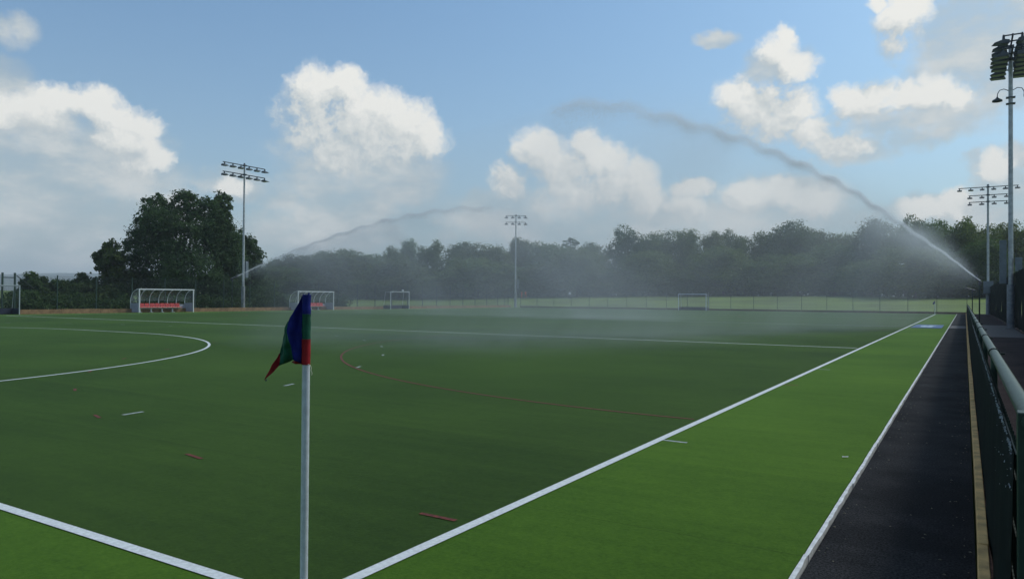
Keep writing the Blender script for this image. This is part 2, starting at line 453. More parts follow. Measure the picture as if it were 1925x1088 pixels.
MT['bark'] = mat('bark', (0.045, 0.040, 0.032), 0.9, var=0.3, vscale=4, bump=0.6, bscale=12)
MT['leaf_dark'] = leaf_mat('dark_leaves', (0.022, 0.052, 0.022), (0.076, 0.142, 0.050), 0.42)
MT['leaf_mid'] = leaf_mat('mid_leaves', (0.040, 0.074, 0.017), (0.135, 0.185, 0.038), 0.45)
MT['leaf_bush'] = leaf_mat('bush_leaves', (0.020, 0.048, 0.016), (0.076, 0.120, 0.034), 0.4)
MT['skin'] = mat('skin', (0.45, 0.28, 0.20), 0.6)
MT['orange'] = mat('orange_workwear', (0.85, 0.20, 0.02), 0.7)
MT['white_cloth'] = mat('white_cloth', (0.75, 0.76, 0.76), 0.8)
MT['dark_cloth'] = mat('dark_cloth', (0.03, 0.035, 0.05), 0.8)
MT['hair'] = mat('brown_hair', (0.04, 0.025, 0.015), 0.7)
MT['bird'] = mat('pale_feathers', (0.75, 0.76, 0.77), 0.8)
MT['cobweb'] = mat('pale_fluff', (0.42, 0.46, 0.48), 0.9)

# ------------------------------------------------------------------ ground, pitch, paths
def terrain_z(x, y):
    d = max(0.0, max(y-100, 0.0), max(-62-x, 0.0)*0.55)
    t = min(1.0, d/75)
    return 2.5*t*t*(3-2*t)
def build_ground():
    xs = sorted(set([-5000,-3500,-2400,-1600,-1100,-800,-600,-450,-350] + list(range(-300, 301, 8)) + [350,450,600,800,1100,1600,2400,3500,5000]))
    ys = sorted(set([-5000,-3000,-1500,-800,-400,-200] + list(range(-104, 321, 8)) + [380,460,600,800,1100,1600,2400,3500,5000]))
    v = []; f = []
    for y in ys:
        for x in xs:
            z = terrain_z(x, y)
            z += -0.12 if z < 0.15 else -0.12+0.10*math.sin(x*0.05)*math.cos(y*0.043)
            v.append((x, y, z))
    n = len(xs)
    for j in range(len(ys)-1):
        for i in range(n-1): f.append((j*n+i, j*n+i+1, (j+1)*n+i+1, (j+1)*n+i))
    me = bpy.data.meshes.new('ground'); me.from_pydata(v, [], f); me.materials.append(MT['grass'])
    me.polygons.foreach_set('use_smooth', [True]*len(f))
    tag(link_mesh('ground', me), 'mown grass field rising gently beyond the pitch fence', 'field', kind='structure')
build_ground()

def sheet(name, x0, y0, x1, y1, z, m, parent=None, depth=0.1, nx=1, ny=1):
    b = MB(); b.box(x0, y0, z-depth, x1, y1, z)
    return b.build(name, m, parent)
pitch = sheet('pitch', -55, -0.09, 0.035, 91.4, 0, MT['turf'])
tag(pitch, 'dark green artificial turf hockey pitch with white and red lines', 'pitch', kind='structure')
ro = MB()
for q in ((-57.8, -9, 2.0, -0.092), (-57.8, 91.402, 2.0, 94.2), (-57.8, -0.09, -55.002, 91.4), (0.037, -0.09, 2.0, 91.4)):
    ro.box(q[0], q[1], -0.1, q[2], q[3], 0)
tag(ro.build('run_off', MT['runoff']), 'lighter green turf run-off strip around the pitch', 'run-off', kind='structure')

Z1, Z2 = 0.003, 0.006
def flat_line(name, p0, p1, w, z, m):
    p0 = Vector(p0); p1 = Vector(p1); d = (p1-p0).normalized(); s = Vector((-d.y, d.x))*w/2
    vs = [(*(p0-s), z), (*(p0+s), z), (*(p1+s), z), (*(p1-s), z)]
    me = bpy.data.meshes.new(name); me.from_pydata(vs, [], [(0, 3, 2, 1)]); me.materials.append(m)
    return link_mesh(name, me, pitch)
def arc_line(name, c, r, a0, a1, w, z, m, n=60, pre=None, post=None):
    pts = []
    if pre: pts.append(pre)
    for i in range(n+1):
        a = R(a0+(a1-a0)*i/n); pts.append((c[0]+r*math.cos(a), c[1]+r*math.sin(a)))
    if post: pts.append(post)
    vs, fs = [], []
    for i, q in enumerate(pts):
        a = Vector(pts[max(i-1, 0)]); b_ = Vector(pts[min(i+1, len(pts)-1)]); d = (b_-a).normalized()
        s = Vector((-d.y, d.x))*w/2
        vs += [(q[0]-s.x, q[1]-s.y, z), (q[0]+s.x, q[1]+s.y, z)]
        if i: k = 2*i; fs.append((k-2, k, k+1, k-1))
    me = bpy.data.meshes.new(name); me.from_pydata(vs, [], fs); me.materials.append(m)
    return link_mesh(name, me, pitch)
W_, RD = MT['line_white'], MT['line_red']
DW = mat('worn_white_line', (0.30, 0.34, 0.33), 0.8, var=0.35, vscale=25, bump=0.4, bscale=300)
flat_line('sideline', (0.030, -0.095), (0.0, 91.4), 0.082, Z2, W_)
flat_line('sideline', (-54.96, 0), (-54.96, 91.4), 0.075, Z2, W_)
flat_line('back_line', (-54.9, -0.055), (-0.013, -0.055), 0.078, Z2, W_)
flat_line('back_line', (-54.9, 91.36), (-0.08, 91.36), 0.075, Z2, W_)
for y in (22.9, 45.7, 68.5): flat_line('cross_line', (-54.92, y), (-0.08, y), 0.11, Z1, W_)
GX = (-25.67, -29.33)
for yb, s in ((0, 1), (91.4, -1)):
    a0 = 0 if s > 0 else 0
    arc_line('shooting_circle', (GX[0], yb), 14.63, 0, 90*s, 0.075, Z1, W_, 50)
    arc_line('shooting_circle', (GX[1], yb), 14.63, 180, 180-90*s, 0.075, Z1, W_, 50)
    flat_line('shooting_circle', (GX[1], yb+s*14.63), (GX[0], yb+s*14.63), 0.075, Z1, W_)
    for k in range(9):
        a = 8.4+9.68*k; da = R(0.44)
        for cx, sg in ((GX[0], 1), (GX[1], -1)):
            t = R(a) if sg > 0 else math.pi-R(a)
            q = lambda tt: (cx+19.63*math.cos(tt), yb+s*19.63*math.sin(tt))
            flat_line('line_dash', q(t-da), q(t+da), 0.06, Z1, DW)
# red markings of the small pitch laid across the big one
for xb, s in ((0, -1), (-55, 1)):
    for yc, sg in ((21.07, -1), (24.73, 1), (66.67, -1), (70.33, 1)):
        a0 = 180 if s < 0 else 0
        a1 = 180-sg*90 if s < 0 else sg*90
        arc_line('red_circle', (xb+s*0.08, yc), 14.60, a0+(0.0), a1, 0.05, Z1+0.002, RD, 50) if False else None
        pts0 = 90*sg
        arc_line('red_circle', (xb+s*0.08, yc), 14.60, pts0, pts0 + (90 if (s < 0) == (sg > 0) else -90), 0.05, Z1+0.002, RD, 50)
        for k in range(10):
            t = R(pts0) + R((0.5+9.1*k))*(1 if (s < 0) == (sg > 0) else -1)
            if k == 0: t = R(pts0) + R(0.55)*(1 if (s < 0) == (sg > 0) else -1)
            q = lambda tt: (xb+s*0.08+19.63*math.cos(tt), yc+19.63*math.sin(tt))
            e = R(0.45)
            flat_line('red_line_dash', q(t-e), q(t+e), 0.042, Z1+0.002, RD)
# short marks outside the near sideline
for y in (4.96, 14.6): flat_line('line_mark', (0.05, y), (0.33, y), 0.05, Z1, DW)
flat_line('red_line_mark', (0.05, 11.1), (0.32, 11.1), 0.05, Z1, RD)

# paths
tag(sheet('path', 2.056, -9, 2.875, 96.5, 0.0, MT['tarmac'], depth=0.09), 'dark tarmac path between the white edging and the timber kickboard', 'path', kind='structure')
tag(sheet('path', 2.945, -9, 9.0, 100, 0.0, MT['red_tarmac'], depth=0.09), 'dull reddish tarmac path between the rail and the tall screen fence', 'path', kind='structure')
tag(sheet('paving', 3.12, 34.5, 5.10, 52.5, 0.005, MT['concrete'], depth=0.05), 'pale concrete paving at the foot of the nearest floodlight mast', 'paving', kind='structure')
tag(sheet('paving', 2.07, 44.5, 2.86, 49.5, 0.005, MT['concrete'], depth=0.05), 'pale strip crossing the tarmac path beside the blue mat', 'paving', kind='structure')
tag(sheet('path', -58.4, 94.21, 2.05, 99, -0.002, MT['red_tarmac'], depth=0.09), 'brownish tarmac strip along the far fence', 'path', kind='structure')

# white edging stones along the run-off
edge = empty('edging', (2.028, 0, 0)); tag(edge, 'narrow white edging strip between bright turf and dark tarmac path', 'edging', kind='structure')
rnd = random.Random(3)
emeshes = []
for k in range(6):
    b = MB(); n = 9; L = 0.997; pts = []
    for i in range(n+1):
        y = -L/2+L*i/n; w0 = -0.013+rnd.uniform(-.0015, .0015); w1 = 0.013+rnd.uniform(-.005, .004)
        pts.append((w0, w1, y))
    vs = [(a, y, z) for z in (-0.05, 0.014) for a, c_, y in pts for a in (a, c_)]
    m_ = 2*(n+1); fs = []
    for i in range(n):
        q = 2*i; fs.append((m_+q, m_+q+1, m_+q+3, m_+q+2)); fs.append((q, m_+q, m_+q+2, q+2)); fs.append((q+1, q+3, m_+q+3, m_+q+1))
    fs += [(0, 1, m_+1, m_), (2*n, m_+2*n, m_+2*n+1, 2*n+1)]
    b.add(vs, fs); emeshes.append(b.mesh('edging_stone', MT['edging']))
for k in range(103):
    o = link_mesh('edging_stone', emeshes[k % 6], edge, (rnd.uniform(-.002, .002), -6+k+0.5, rnd.uniform(-.0015, .0015)), (0, 0, rnd.uniform(-.0015, .0015)))

# timber kickboard of the rail
kick = empty('kickboard', (2.91, 0, 0)); tag(kick, 'yellowish timber kickboard along the foot of the green rail', 'kickboard')
kmesh = []
for k in range(4):
    b = MB(); b.bbox(-0.027, -1.195, -0.05, 0.027, 1.195, 0.12, 0.006); kmesh.append(b.mesh('board', MT['timber']))
for k in range(41):
    link_mesh('board', kmesh[k % 4], kick, (rnd.uniform(-.006, .006), -1.2+2.4*k, rnd.uniform(-.006, .006)), (0, 0, rnd.uniform(-.002, .002)))
link_mesh('board', kmesh[0], kick, (0, -3.6, 0)); link_mesh('board', kmesh[1], kick, (0, -6.0, 0))

# ------------------------------------------------------------------ green rail with mesh
def rail_fence():
    root = empty('rail_fence', (3.02, 0, 0))
    tag(root, 'green tubular rail fence with dark mesh infill running beside the path', 'fence')
    ys = [0.5] + [4.4+2.9*k for k in range(32)]
    b = MB(); b.tube([(0, 0.45, 1.1), (0, ys[-1], 1.1)], 0.032, 14); b.build('top_rail', MT['rail'], root)
    pb = MB(); pb.tube([(0, 0, -0.05), (0, 0, 1.067)], 0.024, 8); pm = pb.mesh('post', MT['green_steel'])
    eb = MB(); eb.bbox(-0.042, -0.04, -0.05, 0.042, 0.04, 1.13, 0.004); em = eb.mesh('post', MT['green_steel'])
    cb = MB()
    for i in range(16):
        a0, a1 = 2*math.pi*i/16, 2*math.pi*(i+1)/16
        ring = lambda r, y, a: (r*math.cos(a), y, r*math.sin(a))
        vs = [ring(0.033, -.022, a0), ring(0.041, -.022, a0), ring(0.041, .022, a0), ring(0.033, .022, a0),
              ring(0.033, -.022, a1), ring(0.041, -.022, a1), ring(0.041, .022, a1), ring(0.033, .022, a1)]
        cb.add(vs, [(0, 1, 5, 4), (1, 2, 6, 5), (2, 3, 7, 6)])
    cb.box(0.036, -0.012, -0.012, 0.072, 0.012, 0.004)
    cm = cb.mesh('clamp', MT['mesh'])
    for i, y in enumerate(ys):
        link_mesh('post', em if i == 0 else pm, root, (0, y, 0))
        if i: link_mesh('clamp', cm, root, (0, y, 1.1))
    def panel(L):
        m = MB(); w = 0.0032
        n = int(L/0.05)
        for k in range(n+1):
            y = -L/2 + L*k/n; m.box(-w, y-w, 0.06, w, y+w, 0.985+0.02*(k % 2))
        for z in [0.08+0.2*i for i in range(5)] + [0.97]:
            m.box(-w*2.6, -L/2, z-w, -w*1.02, L/2, z+w); m.box(w*1.02, -L/2, z-w, w*2.6, L/2, z+w)
        return m.mesh('mesh_panel', MT['mesh'])
    p0 = panel(3.84); p1 = panel(2.84)
    for i in range(len(ys)-1):
        link_mesh('mesh_panel', p0 if i == 0 else p1, root, (-0.0355, (ys[i]+ys[i+1])/2, 0))
    # dark shade netting tied to the mesh, its frayed top edge just under the rail
    q0 = random.Random(8); nets = []
    for k in range(5):
        L = 3.86 if k == 4 else 2.88
        b = MB(); ny, nz = 40, 6; vs = []; fs = []
        top = [0.0]
        for i in range(ny): top.append(max(-0.02, min(0.02, top[-1]+q0.uniform(-.006, .006))))
        for side in (0, 1):
            for j in range(nz+1):
                for i in range(ny+1):
                    f = j/nz; z = 0.06+(0.915+top[i])*f; s = 0.003*math.sin(i*0.9+k)+0.005*(1-f)*math.sin(i*0.35+2*k)
                    vs.append((-0.046-0.024*(1-f)+s-side*0.0025, -L/2+L*i/ny, z))
        n1 = (ny+1)*(nz+1)
        for j in range(nz):
            for i in range(ny):
                a = j*(ny+1)+i; fs.append((a, a+1, a+ny+2, a+ny+1)); fs.append((n1+a, n1+a+ny+1, n1+a+ny+2, n1+a+1))
        for i in range(ny): a = nz*(ny+1)+i; fs.append((a, a+1, n1+a+1, n1+a))
        b.smooth = True; b.add(vs, fs); nets.append(b.mesh('netting', MT['screen']))
    for i in range(len(ys)-1):
        link_mesh('netting', nets[4] if i == 0 else nets[i % 4], root, (0, (ys[i]+ys[i+1])/2, 0))
    # pale cobweb fluff caught along the cut top wires
    fl = MB(); q = random.Random(5)
    def tuft(y, z, s):
        for _ in range(3):
            a = Vector((q.uniform(-1, .4), q.uniform(-1, 1), q.uniform(-1, 1)))*s; b_ = Vector((q.uniform(-1, .4), q.uniform(-1, 1), q.uniform(-1, 1)))*s
            c0 = Vector((-0.053, y, z)); d = Vector((q.uniform(-1, 1), q.uniform(-1, 1), q.uniform(-1, 1)))*s*0.8
            fl.add([c0, c0+a, c0+b_, c0+d], [(0, 1, 2), (0, 2, 3), (0, 3, 1), (1, 3, 2)])
    for _ in range(420):
        y = 0.6+16*q.random()**1.6; tuft(y, 0.978+q.gauss(0, .007), q.uniform(0.003, 0.008))
    for _ in range(90):
        tuft(0.55+3.2*q.random()**1.5, 0.15+0.8*q.random(), q.uniform(0.002, 0.007))
    o = fl.build('cobweb_fluff', MT['cobweb'], root); o['kind'] = 'stuff'
rail_fence()

# ------------------------------------------------------------------ tall screen fence on the right
def screen_fence():
    root = empty('screen_fence', (5.28, 0, 0)); tag(root, 'tall dark green screened fence along the right edge', 'fence')
    pb = MB(); pb.box(-0.035, -0.035, -0.1, 0.035, 0.035, 3.2); pm = pb.mesh('post', MT['green_steel'])
    rb = MB(); rb.box(-0.02, -1.49, 0, 0.02, 1.49, 0.04); rm = rb.mesh('fence_rail', MT['green_steel'])
    rr = random.Random(11); nets = []
    for k in range(4):
        b = MB(); ny, nz = 12, 8; vs = []; fs = []
        for side in (0, 1):
            for j in range(nz+1):
                for i in range(ny+1):
                    s = 0.018*math.sin(i*1.3+k)*math.sin(j*0.9+k*2)+rr.uniform(-.006, .006)
                    vs.append((-0.05+s+side*0.006, -1.47+2.94*i/ny, 0.07+3.05*j/nz))
        n1 = (ny+1)*(nz+1)
        for j in range(nz):
            for i in range(ny):
                a = j*(ny+1)+i; fs.append((a, a+1, a+ny+2, a+ny+1)); fs.append((n1+a, n1+a+ny+1, n1+a+ny+2, n1+a+1))
        b.smooth = True; b.add(vs, fs); nets.append(b.mesh('screen_panel', MT['screen']))
    y = -9.0
    k = 0
    while y < 97:
        link_mesh('post', pm, root, (0, y, 0)); link_mesh('fence_rail', rm, root, (0, y+1.5, 3.1)); link_mesh('fence_rail', rm, root, (0, y+1.5, 0.05)); link_mesh('screen_panel', nets[k % 4], root, (0, y+1.5, 0))
        y += 3; k += 1
    link_mesh('post', pm, root, (0, y, 0))
    gb = MB(); q = random.Random(19)
    for _ in range(420):
        side = q.random()
        x = 2.06+abs(q.gauss(0, .10)) if side < 0.4 else (2.86-abs(q.gauss(0, .09)) if side < 0.8 else q.uniform(2.1, 2.85))
        c0 = Vector((min(2.86, x), -1.5+26*q.random()**1.4, 0.004)); s = q.uniform(.004, .013); a = q.uniform(0, 6.28)
        d = Vector((math.cos(a), math.sin(a), 0))*s; e = Vector((-math.sin(a), math.cos(a), 0))*s*q.uniform(.4, .9)
        gb.add([c0-d, c0-e, c0+d, c0+e, c0+Vector((0, 0, s*0.6))], [(0, 1, 4), (1, 2, 4), (2, 3, 4), (3, 0, 4)])
    tag(gb.build('grit', mat('pale_grit', (0.13, 0.12, 0.09), 0.9, var=0.5, vscale=40)), 'scattered grit and leaf scraps along the edges of the tarmac path', 'grit', kind='stuff')
    # leaf litter lying along the foot of it
    lb = MB(); q = random.Random(9)
    for _ in range(500):
        c0 = Vector((q.gauss(-0.14, .06), q.uniform(8, 60), 0.012)); s = q.uniform(.012, .035); a = q.uniform(0, 6.28)
        d = Vector((math.cos(a), math.sin(a), q.uniform(-.2, .4)))*s; e = Vector((-math.sin(a), math.cos(a), q.uniform(-.2, .4)))*s*.6
        lb.add([c0-d, c0+e, c0+d, c0-e], [(0, 1, 2, 3)])
    o = lb.build('leaf_litter', mat('dry_leaves', (0.16, 0.13, 0.07), 0.8, var=0.4)); o.location = (5.28, 0, 0)
    tag(o, 'dry leaf litter along the foot of the tall screen fence', 'leaf litter', kind='stuff')
screen_fence()

# ------------------------------------------------------------------ weld mesh fences and timber boards beyond the pitch
def wire_panel(L, H, nv, nh, w=0.004):
    b = MB()
    for k in range(nv+1): y = -L/2+L*k/nv; b.box(-w, y-w, 0.05, w, y+w, H)
    for k in range(nh+1): z = 0.08+(H-0.12)*k/nh; b.box(-w*2.6, -L/2, z-w, -w*1.02, L/2, z+w)
    return b.mesh('mesh_panel', MT['mesh'])
def left_fence():
    root = empty('mesh_fence', (-59.0, 0, 0)); tag(root, 'green wire mesh fence on thin posts behind the dugouts on the left', 'fence')
    pb = MB(); pb.box(-0.04, -0.04, -0.1, 0.04, 0.04, 3.05); pm = pb.mesh('post', MT['green_steel'])
    wm = wire_panel(3.02, 3.0, 30, 15)
    ys = [25.25+3.1*k for k in range(24)]
    for i, y in enumerate(ys):
        link_mesh('post', pm, root, (0, y, 0))
        if i < len(ys)-1: link_mesh('mesh_panel', wm, root, (0, y+1.55, 0))
    for k in (1, 2, 3, 4, 5, 6): link_mesh('post', pm, root, (-0.0, 24.4-3.1*k, 0)); link_mesh('mesh_panel', wm, root, (0, 24.4-3.1*k+1.55, 0))
    g = empty('fence_gate', (-59.0, 24.4, 0)); tag(g, 'tall thick posted gate with a top bar at the left edge behind the goal', 'gate')
    for y in (0.0, 0.85):
        b = MB(); b.bbox(-0.06, y-0.06, -0.1, 0.06, y+0.06, 3.15, 0.01); b.build('post', MT['green_steel'], g)
    b = MB(); b.box(-0.03, 0.062, 2.75, 0.03, 0.788, 2.82); b.build('top_bar', MT['green_steel'], g)
    b = MB(); b.tube([(-0.4, 1.15, 2.95), (-0.1, 2.2, 2.0)], 0.035, 6); b.build('brace', MT['green_steel'], g)
    b = MB()
    for k in range(9): b.box(-0.005, 0.062+0.08*k, 0.1, 0.005, 0.072+0.08*k, 2.748)
    b.build('mesh_panel', MT['mesh'], g)
    # timber boards
    tb = empty('timber_boards', (-58.62, 0, 0)); tag(tb, 'orange brown timber boards along the foot of the left fence', 'boards')
    bms = []
    for k in range(3):
        b = MB(); b.bbox(-0.03, -1.54, -0.05, 0.03, 1.54, 0.34, 0.008); bms.append(b.mesh('board', MT['orange_timber']))
    for i in range(23):
        link_mesh('board', bms[i % 3], tb, (0, 25.4+3.1*i+1.55, rnd.uniform(-.02, .02)))
left_fence()
def far_fence():
    root = empty('mesh_fence', (0, 97, 0)); tag(root, 'low wire mesh fence on thin posts across the far end of the pitch', 'fence')
    pb = MB(); pb.box(-0.03, -0.03, -0.1, 0.03, 0.03, 2.2); pm = pb.mesh('post', MT['green_steel'])
    wm = wire_panel(2.94, 2.1, 20, 10, 0.003)
    n = 21
    for k in range(n+1):
        x = 3.0-3.0*k
        link_mesh('post', pm, root, (x, 0, 0))
        if k < n: link_mesh('mesh_panel', wm, root, (x-1.5, 0, 0), (0, 0, math.pi/2))
    tb = empty('timber_boards', (0, 96.85, 0)); tag(tb, 'low weathered brown boards along the foot of the far fence', 'boards')
    b = MB(); b.box(-1.46, -0.025, -0.05, 1.46, 0.025, 0.22); bm_ = b.mesh('board', mat('weathered_board', (0.10, 0.065, 0.045), 0.85, var=0.3))
    for k in range(n-1): link_mesh('board', bm_, tb, (1.5-3.0*k, 0, 0))
far_fence()

# ------------------------------------------------------------------ floodlight masts
def floodlight_meshes():
    b = MB()
    # wedge shaped visor housing, beam towards +X
    b.prism([(-0.24, 0.02), (-0.20, 0.15), (0.02, 0.19), (0.46, 0.03), (0.47, 0.0), (-0.2, -0.03)], 1, -0.26, 0.26)
    fl = b.mesh('floodlight', MT['lamp'])
    g = MB(); g.add([(-0.17, -0.23, -0.034), (0.40, -0.23, -0.010), (0.40, 0.23, -0.010), (-0.17, 0.23, -0.034)], [(0, 1, 2, 3)])
    gl = g.mesh('lamp_glass', MT['lamp_glass'])
    k = MB(); k.box(-0.05, -0.05, 0.15, 0.05, 0.05, 0.40); k.box(-0.12, -0.09, 0.17, 0.02, 0.09, 0.22); br = k.mesh('bracket', MT['lamp'])
    return fl, gl, br
FL, GLS, BRK = floodlight_meshes()
def add_lamp(root, loc, rz, tilt=0.0, s=1.0):
    o = link_mesh('floodlight', FL, root, loc, (0, tilt, rz)); o.scale = (s, s, s)
    link_mesh('lamp_glass', GLS, o); link_mesh('bracket', BRK, o)
def mast(loc, height, rz, rows, label, base_h=2.3, r0=0.11, r1=0.07, rb=0.19, lamps=6, span=6.0, double=False, lamp_s=1.0):
    """rows: list of (z, number of lamps, span). Local: arm along Y, lamps face +X"""
    root = empty('floodlight_mast', loc, rz); tag(root, label, 'floodlight mast', 'floodlight masts round the pitch')
    b = MB(); b.tube([(0, 0, base_h-0.02), (0, 0, height)], [r0, r1], 14); b.build('pole', MT['galv'], root)
    b = MB(); b.tube([(0, 0, -0.05), (0, 0, base_h)], [rb, rb*0.97], 10); b.tube([(0, 0, -0.04), (0, 0, 0.05)], [rb*1.35, rb*1.35], 10); b.build('base_sleeve', MT['galv_base'], root)
    for z, n, sp in rows:
        b = MB(); b.box(-0.04, -sp/2-0.1, z-0.04, 0.04, sp/2+0.1, z+0.04); b.box(-0.16, -0.16, z-0.07, 0.16, 0.16, z+0.07)
        if double:
            for sx in (-0.42, 0.42): b.box(sx-0.04, -sp/2-0.1, z-0.035, sx+0.04, sp/2+0.1, z+0.035)
            for sy in (-sp/2, -sp/4, sp/4, sp/2): b.box(-0.38, sy-0.03, z-0.03, 0.38, sy+0.03, z+0.03)
        b.build('crossarm', MT['lamp'], root)
        for i in range(n):
            y = -sp/2+sp*i/(n-1)
            if abs(y) < 0.25: y += 0.3
            add_lamp(root, (0.42 if double else 0.10, y, z-0.42*lamp_s), random.uniform(-.25, .25), random.uniform(-.03, .12), lamp_s)
            if double: add_lamp(root, (-0.42, y, z-0.42*lamp_s), math.pi+random.uniform(-.2, .2), random.uniform(-.03, .12), lamp_s)
    b = MB(); b.tube([(0, 0, height-0.02), (0, 0, height+0.1)], [r1*1.3, r1*0.8], 10); b.build('cap', MT['lamp'], root)
    return root
m1 = mast((5.0, 47.1, 0), 15.8, math.pi, [(15.8, 6, 4.5), (15.1, 6, 4.5)], 'tall grey floodlight mast on the right, nearest the camera, lamps stacked both sides', 2.45, 0.125, 0.105, 0.20, double=True, lamp_s=1.05)
b = MB(); b.bbox(-0.16, -0.16, 2.5, 0.16, 0.16, 4.95, 0.02); b.build('cabinet', MT['cabinet'], m1, (0.36, -0.1, 0))
b = MB(); b.bbox(-0.16, -0.14, 3.2, 0.16, 0.14, 3.95, 0.02); b.build('cabinet', MT['cabinet'], m1, (-0.36, 0.1, 0))
for side in (1, -1):
    pts = [(side*0.1, 0, 13.35), (side*0.32, 0, 13.47), (side*0.52, 0, 13.42), (side*0.62, 0, 13.22), (side*0.63, 0, 13.05)]
    b = MB(); b.tube(pts, 0.022, 8); b.build('swan_neck', MT['lamp'], m1)
b = MB(); b.tube([(0.63, 0, 13.07), (0.63, 0, 13.0), (0.63, 0, 12.88), (0.63, 0, 12.80), (0.63, 0, 12.76)], [0.035, 0.06, 0.25, 0.26, 0.08], 14); b.build('lamp_shade', MT['lamp'], m1)
b = MB(); b.tube([(-0.63, 0, 13.05), (-0.63, 0, 12.93)], [0.04, 0.05], 8); b.build('lamp_socket', MT['white_metal'], m1)
for z in (12.95, 12.6):
    b = MB(); b.box(-0.22, -0.15, z-0.03, 0.22, 0.15, z+0.03); b.build('clamp', MT['lamp'], m1)
m2 = mast((5.02, 96.2, 0), 14.6, -math.pi/2, [(14.4, 6, 5.5), (13.5, 4, 3.5), (12.75, 4, 3.5)], 'white floodlight mast with three tiers of lamps beyond the far right corner', 2.4, 0.13, 0.10, 0.21, lamp_s=0.82)
b = MB(); b.bbox(0.14, -0.45, 2.35, 0.5, 0.5, 3.75, 0.03); b.build('cabinet', MT['cabinet'], m2)
m3 = mast((-61.0, 47.7, 0), 15.2, 0.0, [(15.05, 6, 5.0), (14.1, 6, 5.0)], 'floodlight mast with two sloping rows of lamps beside the big dark broadleaf', 2.5, 0.13, 0.08, 0.20, lamp_s=0.95)
b = MB(); b.bbox(-0.2, 0.14, 3.4, 0.2, 0.5, 5.1, 0.03); b.build('cabinet', MT['cabinet'], m3)
m4 = mast((-61.0, 102.0, 0), 15.3, math.radians(-58), [(15.2, 4, 3.2), (14.1, 4, 3.2)], 'distant thin floodlight mast with two short rows of lamps before the misty wood', 2.4, 0.14, 0.09, 0.22, lamp_s=1.0)
b = MB(); b.bbox(0.05, 0.2, 3.0, 0.3, 0.6, 4.6, 0.03); b.build('cabinet', MT['cabinet'], m4)

# ------------------------------------------------------------------ dugouts
def dugout(y0, L, label):
    root = empty('dugout', (-57.5, y0, 0)); tag(root, label, 'dugout', 'team dugouts along the left side')
    # local: +Y along the pitch, -X is the back
    W, Hh = 1.3, 2.08
    def arch(n=10):
        pts = [(-W, 0.0), (-W, 1.0)]
        for i in range(1, n+1):
            a = math.pi/2*i/n; pts.append((-W+W*(1-math.cos(a))*1.0, 1.0+(Hh-0.03-1.0)*math.sin(a)))
        return pts
    prof = arch()
    b = MB(); b.box(-0.05, -0.04, Hh-0.1, 0.03, L+0.08, Hh); b.build('front_beam', MT['white_metal'], root)
    for y in (0.0, L): 
        b = MB(); b.box(-0.05, y-0.04, 0, 0.03, y+0.04, Hh-0.101); b.build('front_post', MT['white_metal'], root)
    n = 6
    for k in range(n+1):
        y = L*k/n; b = MB(); b.tube([(q[0], y, q[1]) for q in prof[:-1]]+[(-0.052, y, Hh-0.05)], 0.033, 6); b.build('rib', MT['white_metal'], root)
    b = MB(); vs = [(q[0]+(0.036 if False else -0.036), y, q[1]) for y in (0.0, L) for q in prof]; m_ = len(prof)
    b.smooth = True; b.add(vs, [(i, i+1, m_+i+1, m_+i) for i in range(1, m_-1)]); b.build('roof_sheet', MT['clear'], root)
    for y in (0.0, L):
        b = MB(); b.add([(q[0], y, q[1]) for q in prof if q[1] >= 0.82]+[(-0.05, y, Hh-0.1), (-0.05, y, 0.82), (-W, y, 0.82)], [tuple(range(len([q for q in prof if q[1] >= 0.82])+3))]); b.build('end_sheet', MT['clear'], root)
        b = MB(); b.box(-W+0.03, y-0.012, 0.04, -0.052, y+0.012, 0.82); b.build('end_panel', MT['dugout_panel'], root)
    b = MB(); b.box(-W-0.01, 0.03, 0.04, -W+0.015, L-0.03, 0.70); b.build('back_panel', MT['dugout_panel'], root)
    b = MB(); b.box(-0.95, 0.15, 0.33, -0.80, L-0.75, 0.41); b.build('bench_beam', MT['white_metal'], root)
    lb = MB(); lb.box(-0.93, -0.045, 0.0, -0.82, 0.045, 0.329); lb.box(-1.1, -0.04, 0, -0.6, 0.04, 0.03); lm = lb.mesh('bench_leg', MT['white_metal'])
    for k in range(4): link_mesh('bench_leg', lm, root, (0, 0.6+1.03*k, 0))
    sb = MB(); sb.prism([(-1.02, 0.412), (-0.62, 0.412), (-0.60, 0.44), (-0.62, 0.47), (-0.95, 0.45), (-1.02, 0.47)], 1, -0.22, 0.22); sm_ = sb.mesh('seat', MT['red_seat'])
    kb = MB(); kb.prism([(-1.02, 0.47), (-0.96, 0.46), (-1.03, 0.80), (-1.09, 0.80)], 1, -0.21, 0.21); km = kb.mesh('backrest', MT['red_seat'])
    for k in range(9):
        s = link_mesh('seat', sm_, root, (0, 0.38+0.485*k, 0)); link_mesh('backrest', km, s)
    return root
dugout(34.3, 5.2, 'white framed dugout with nine red seats below the big dark tree')
dugout(51.95, 5.15, 'misty white framed dugout with red seats, partly behind the corner flag')

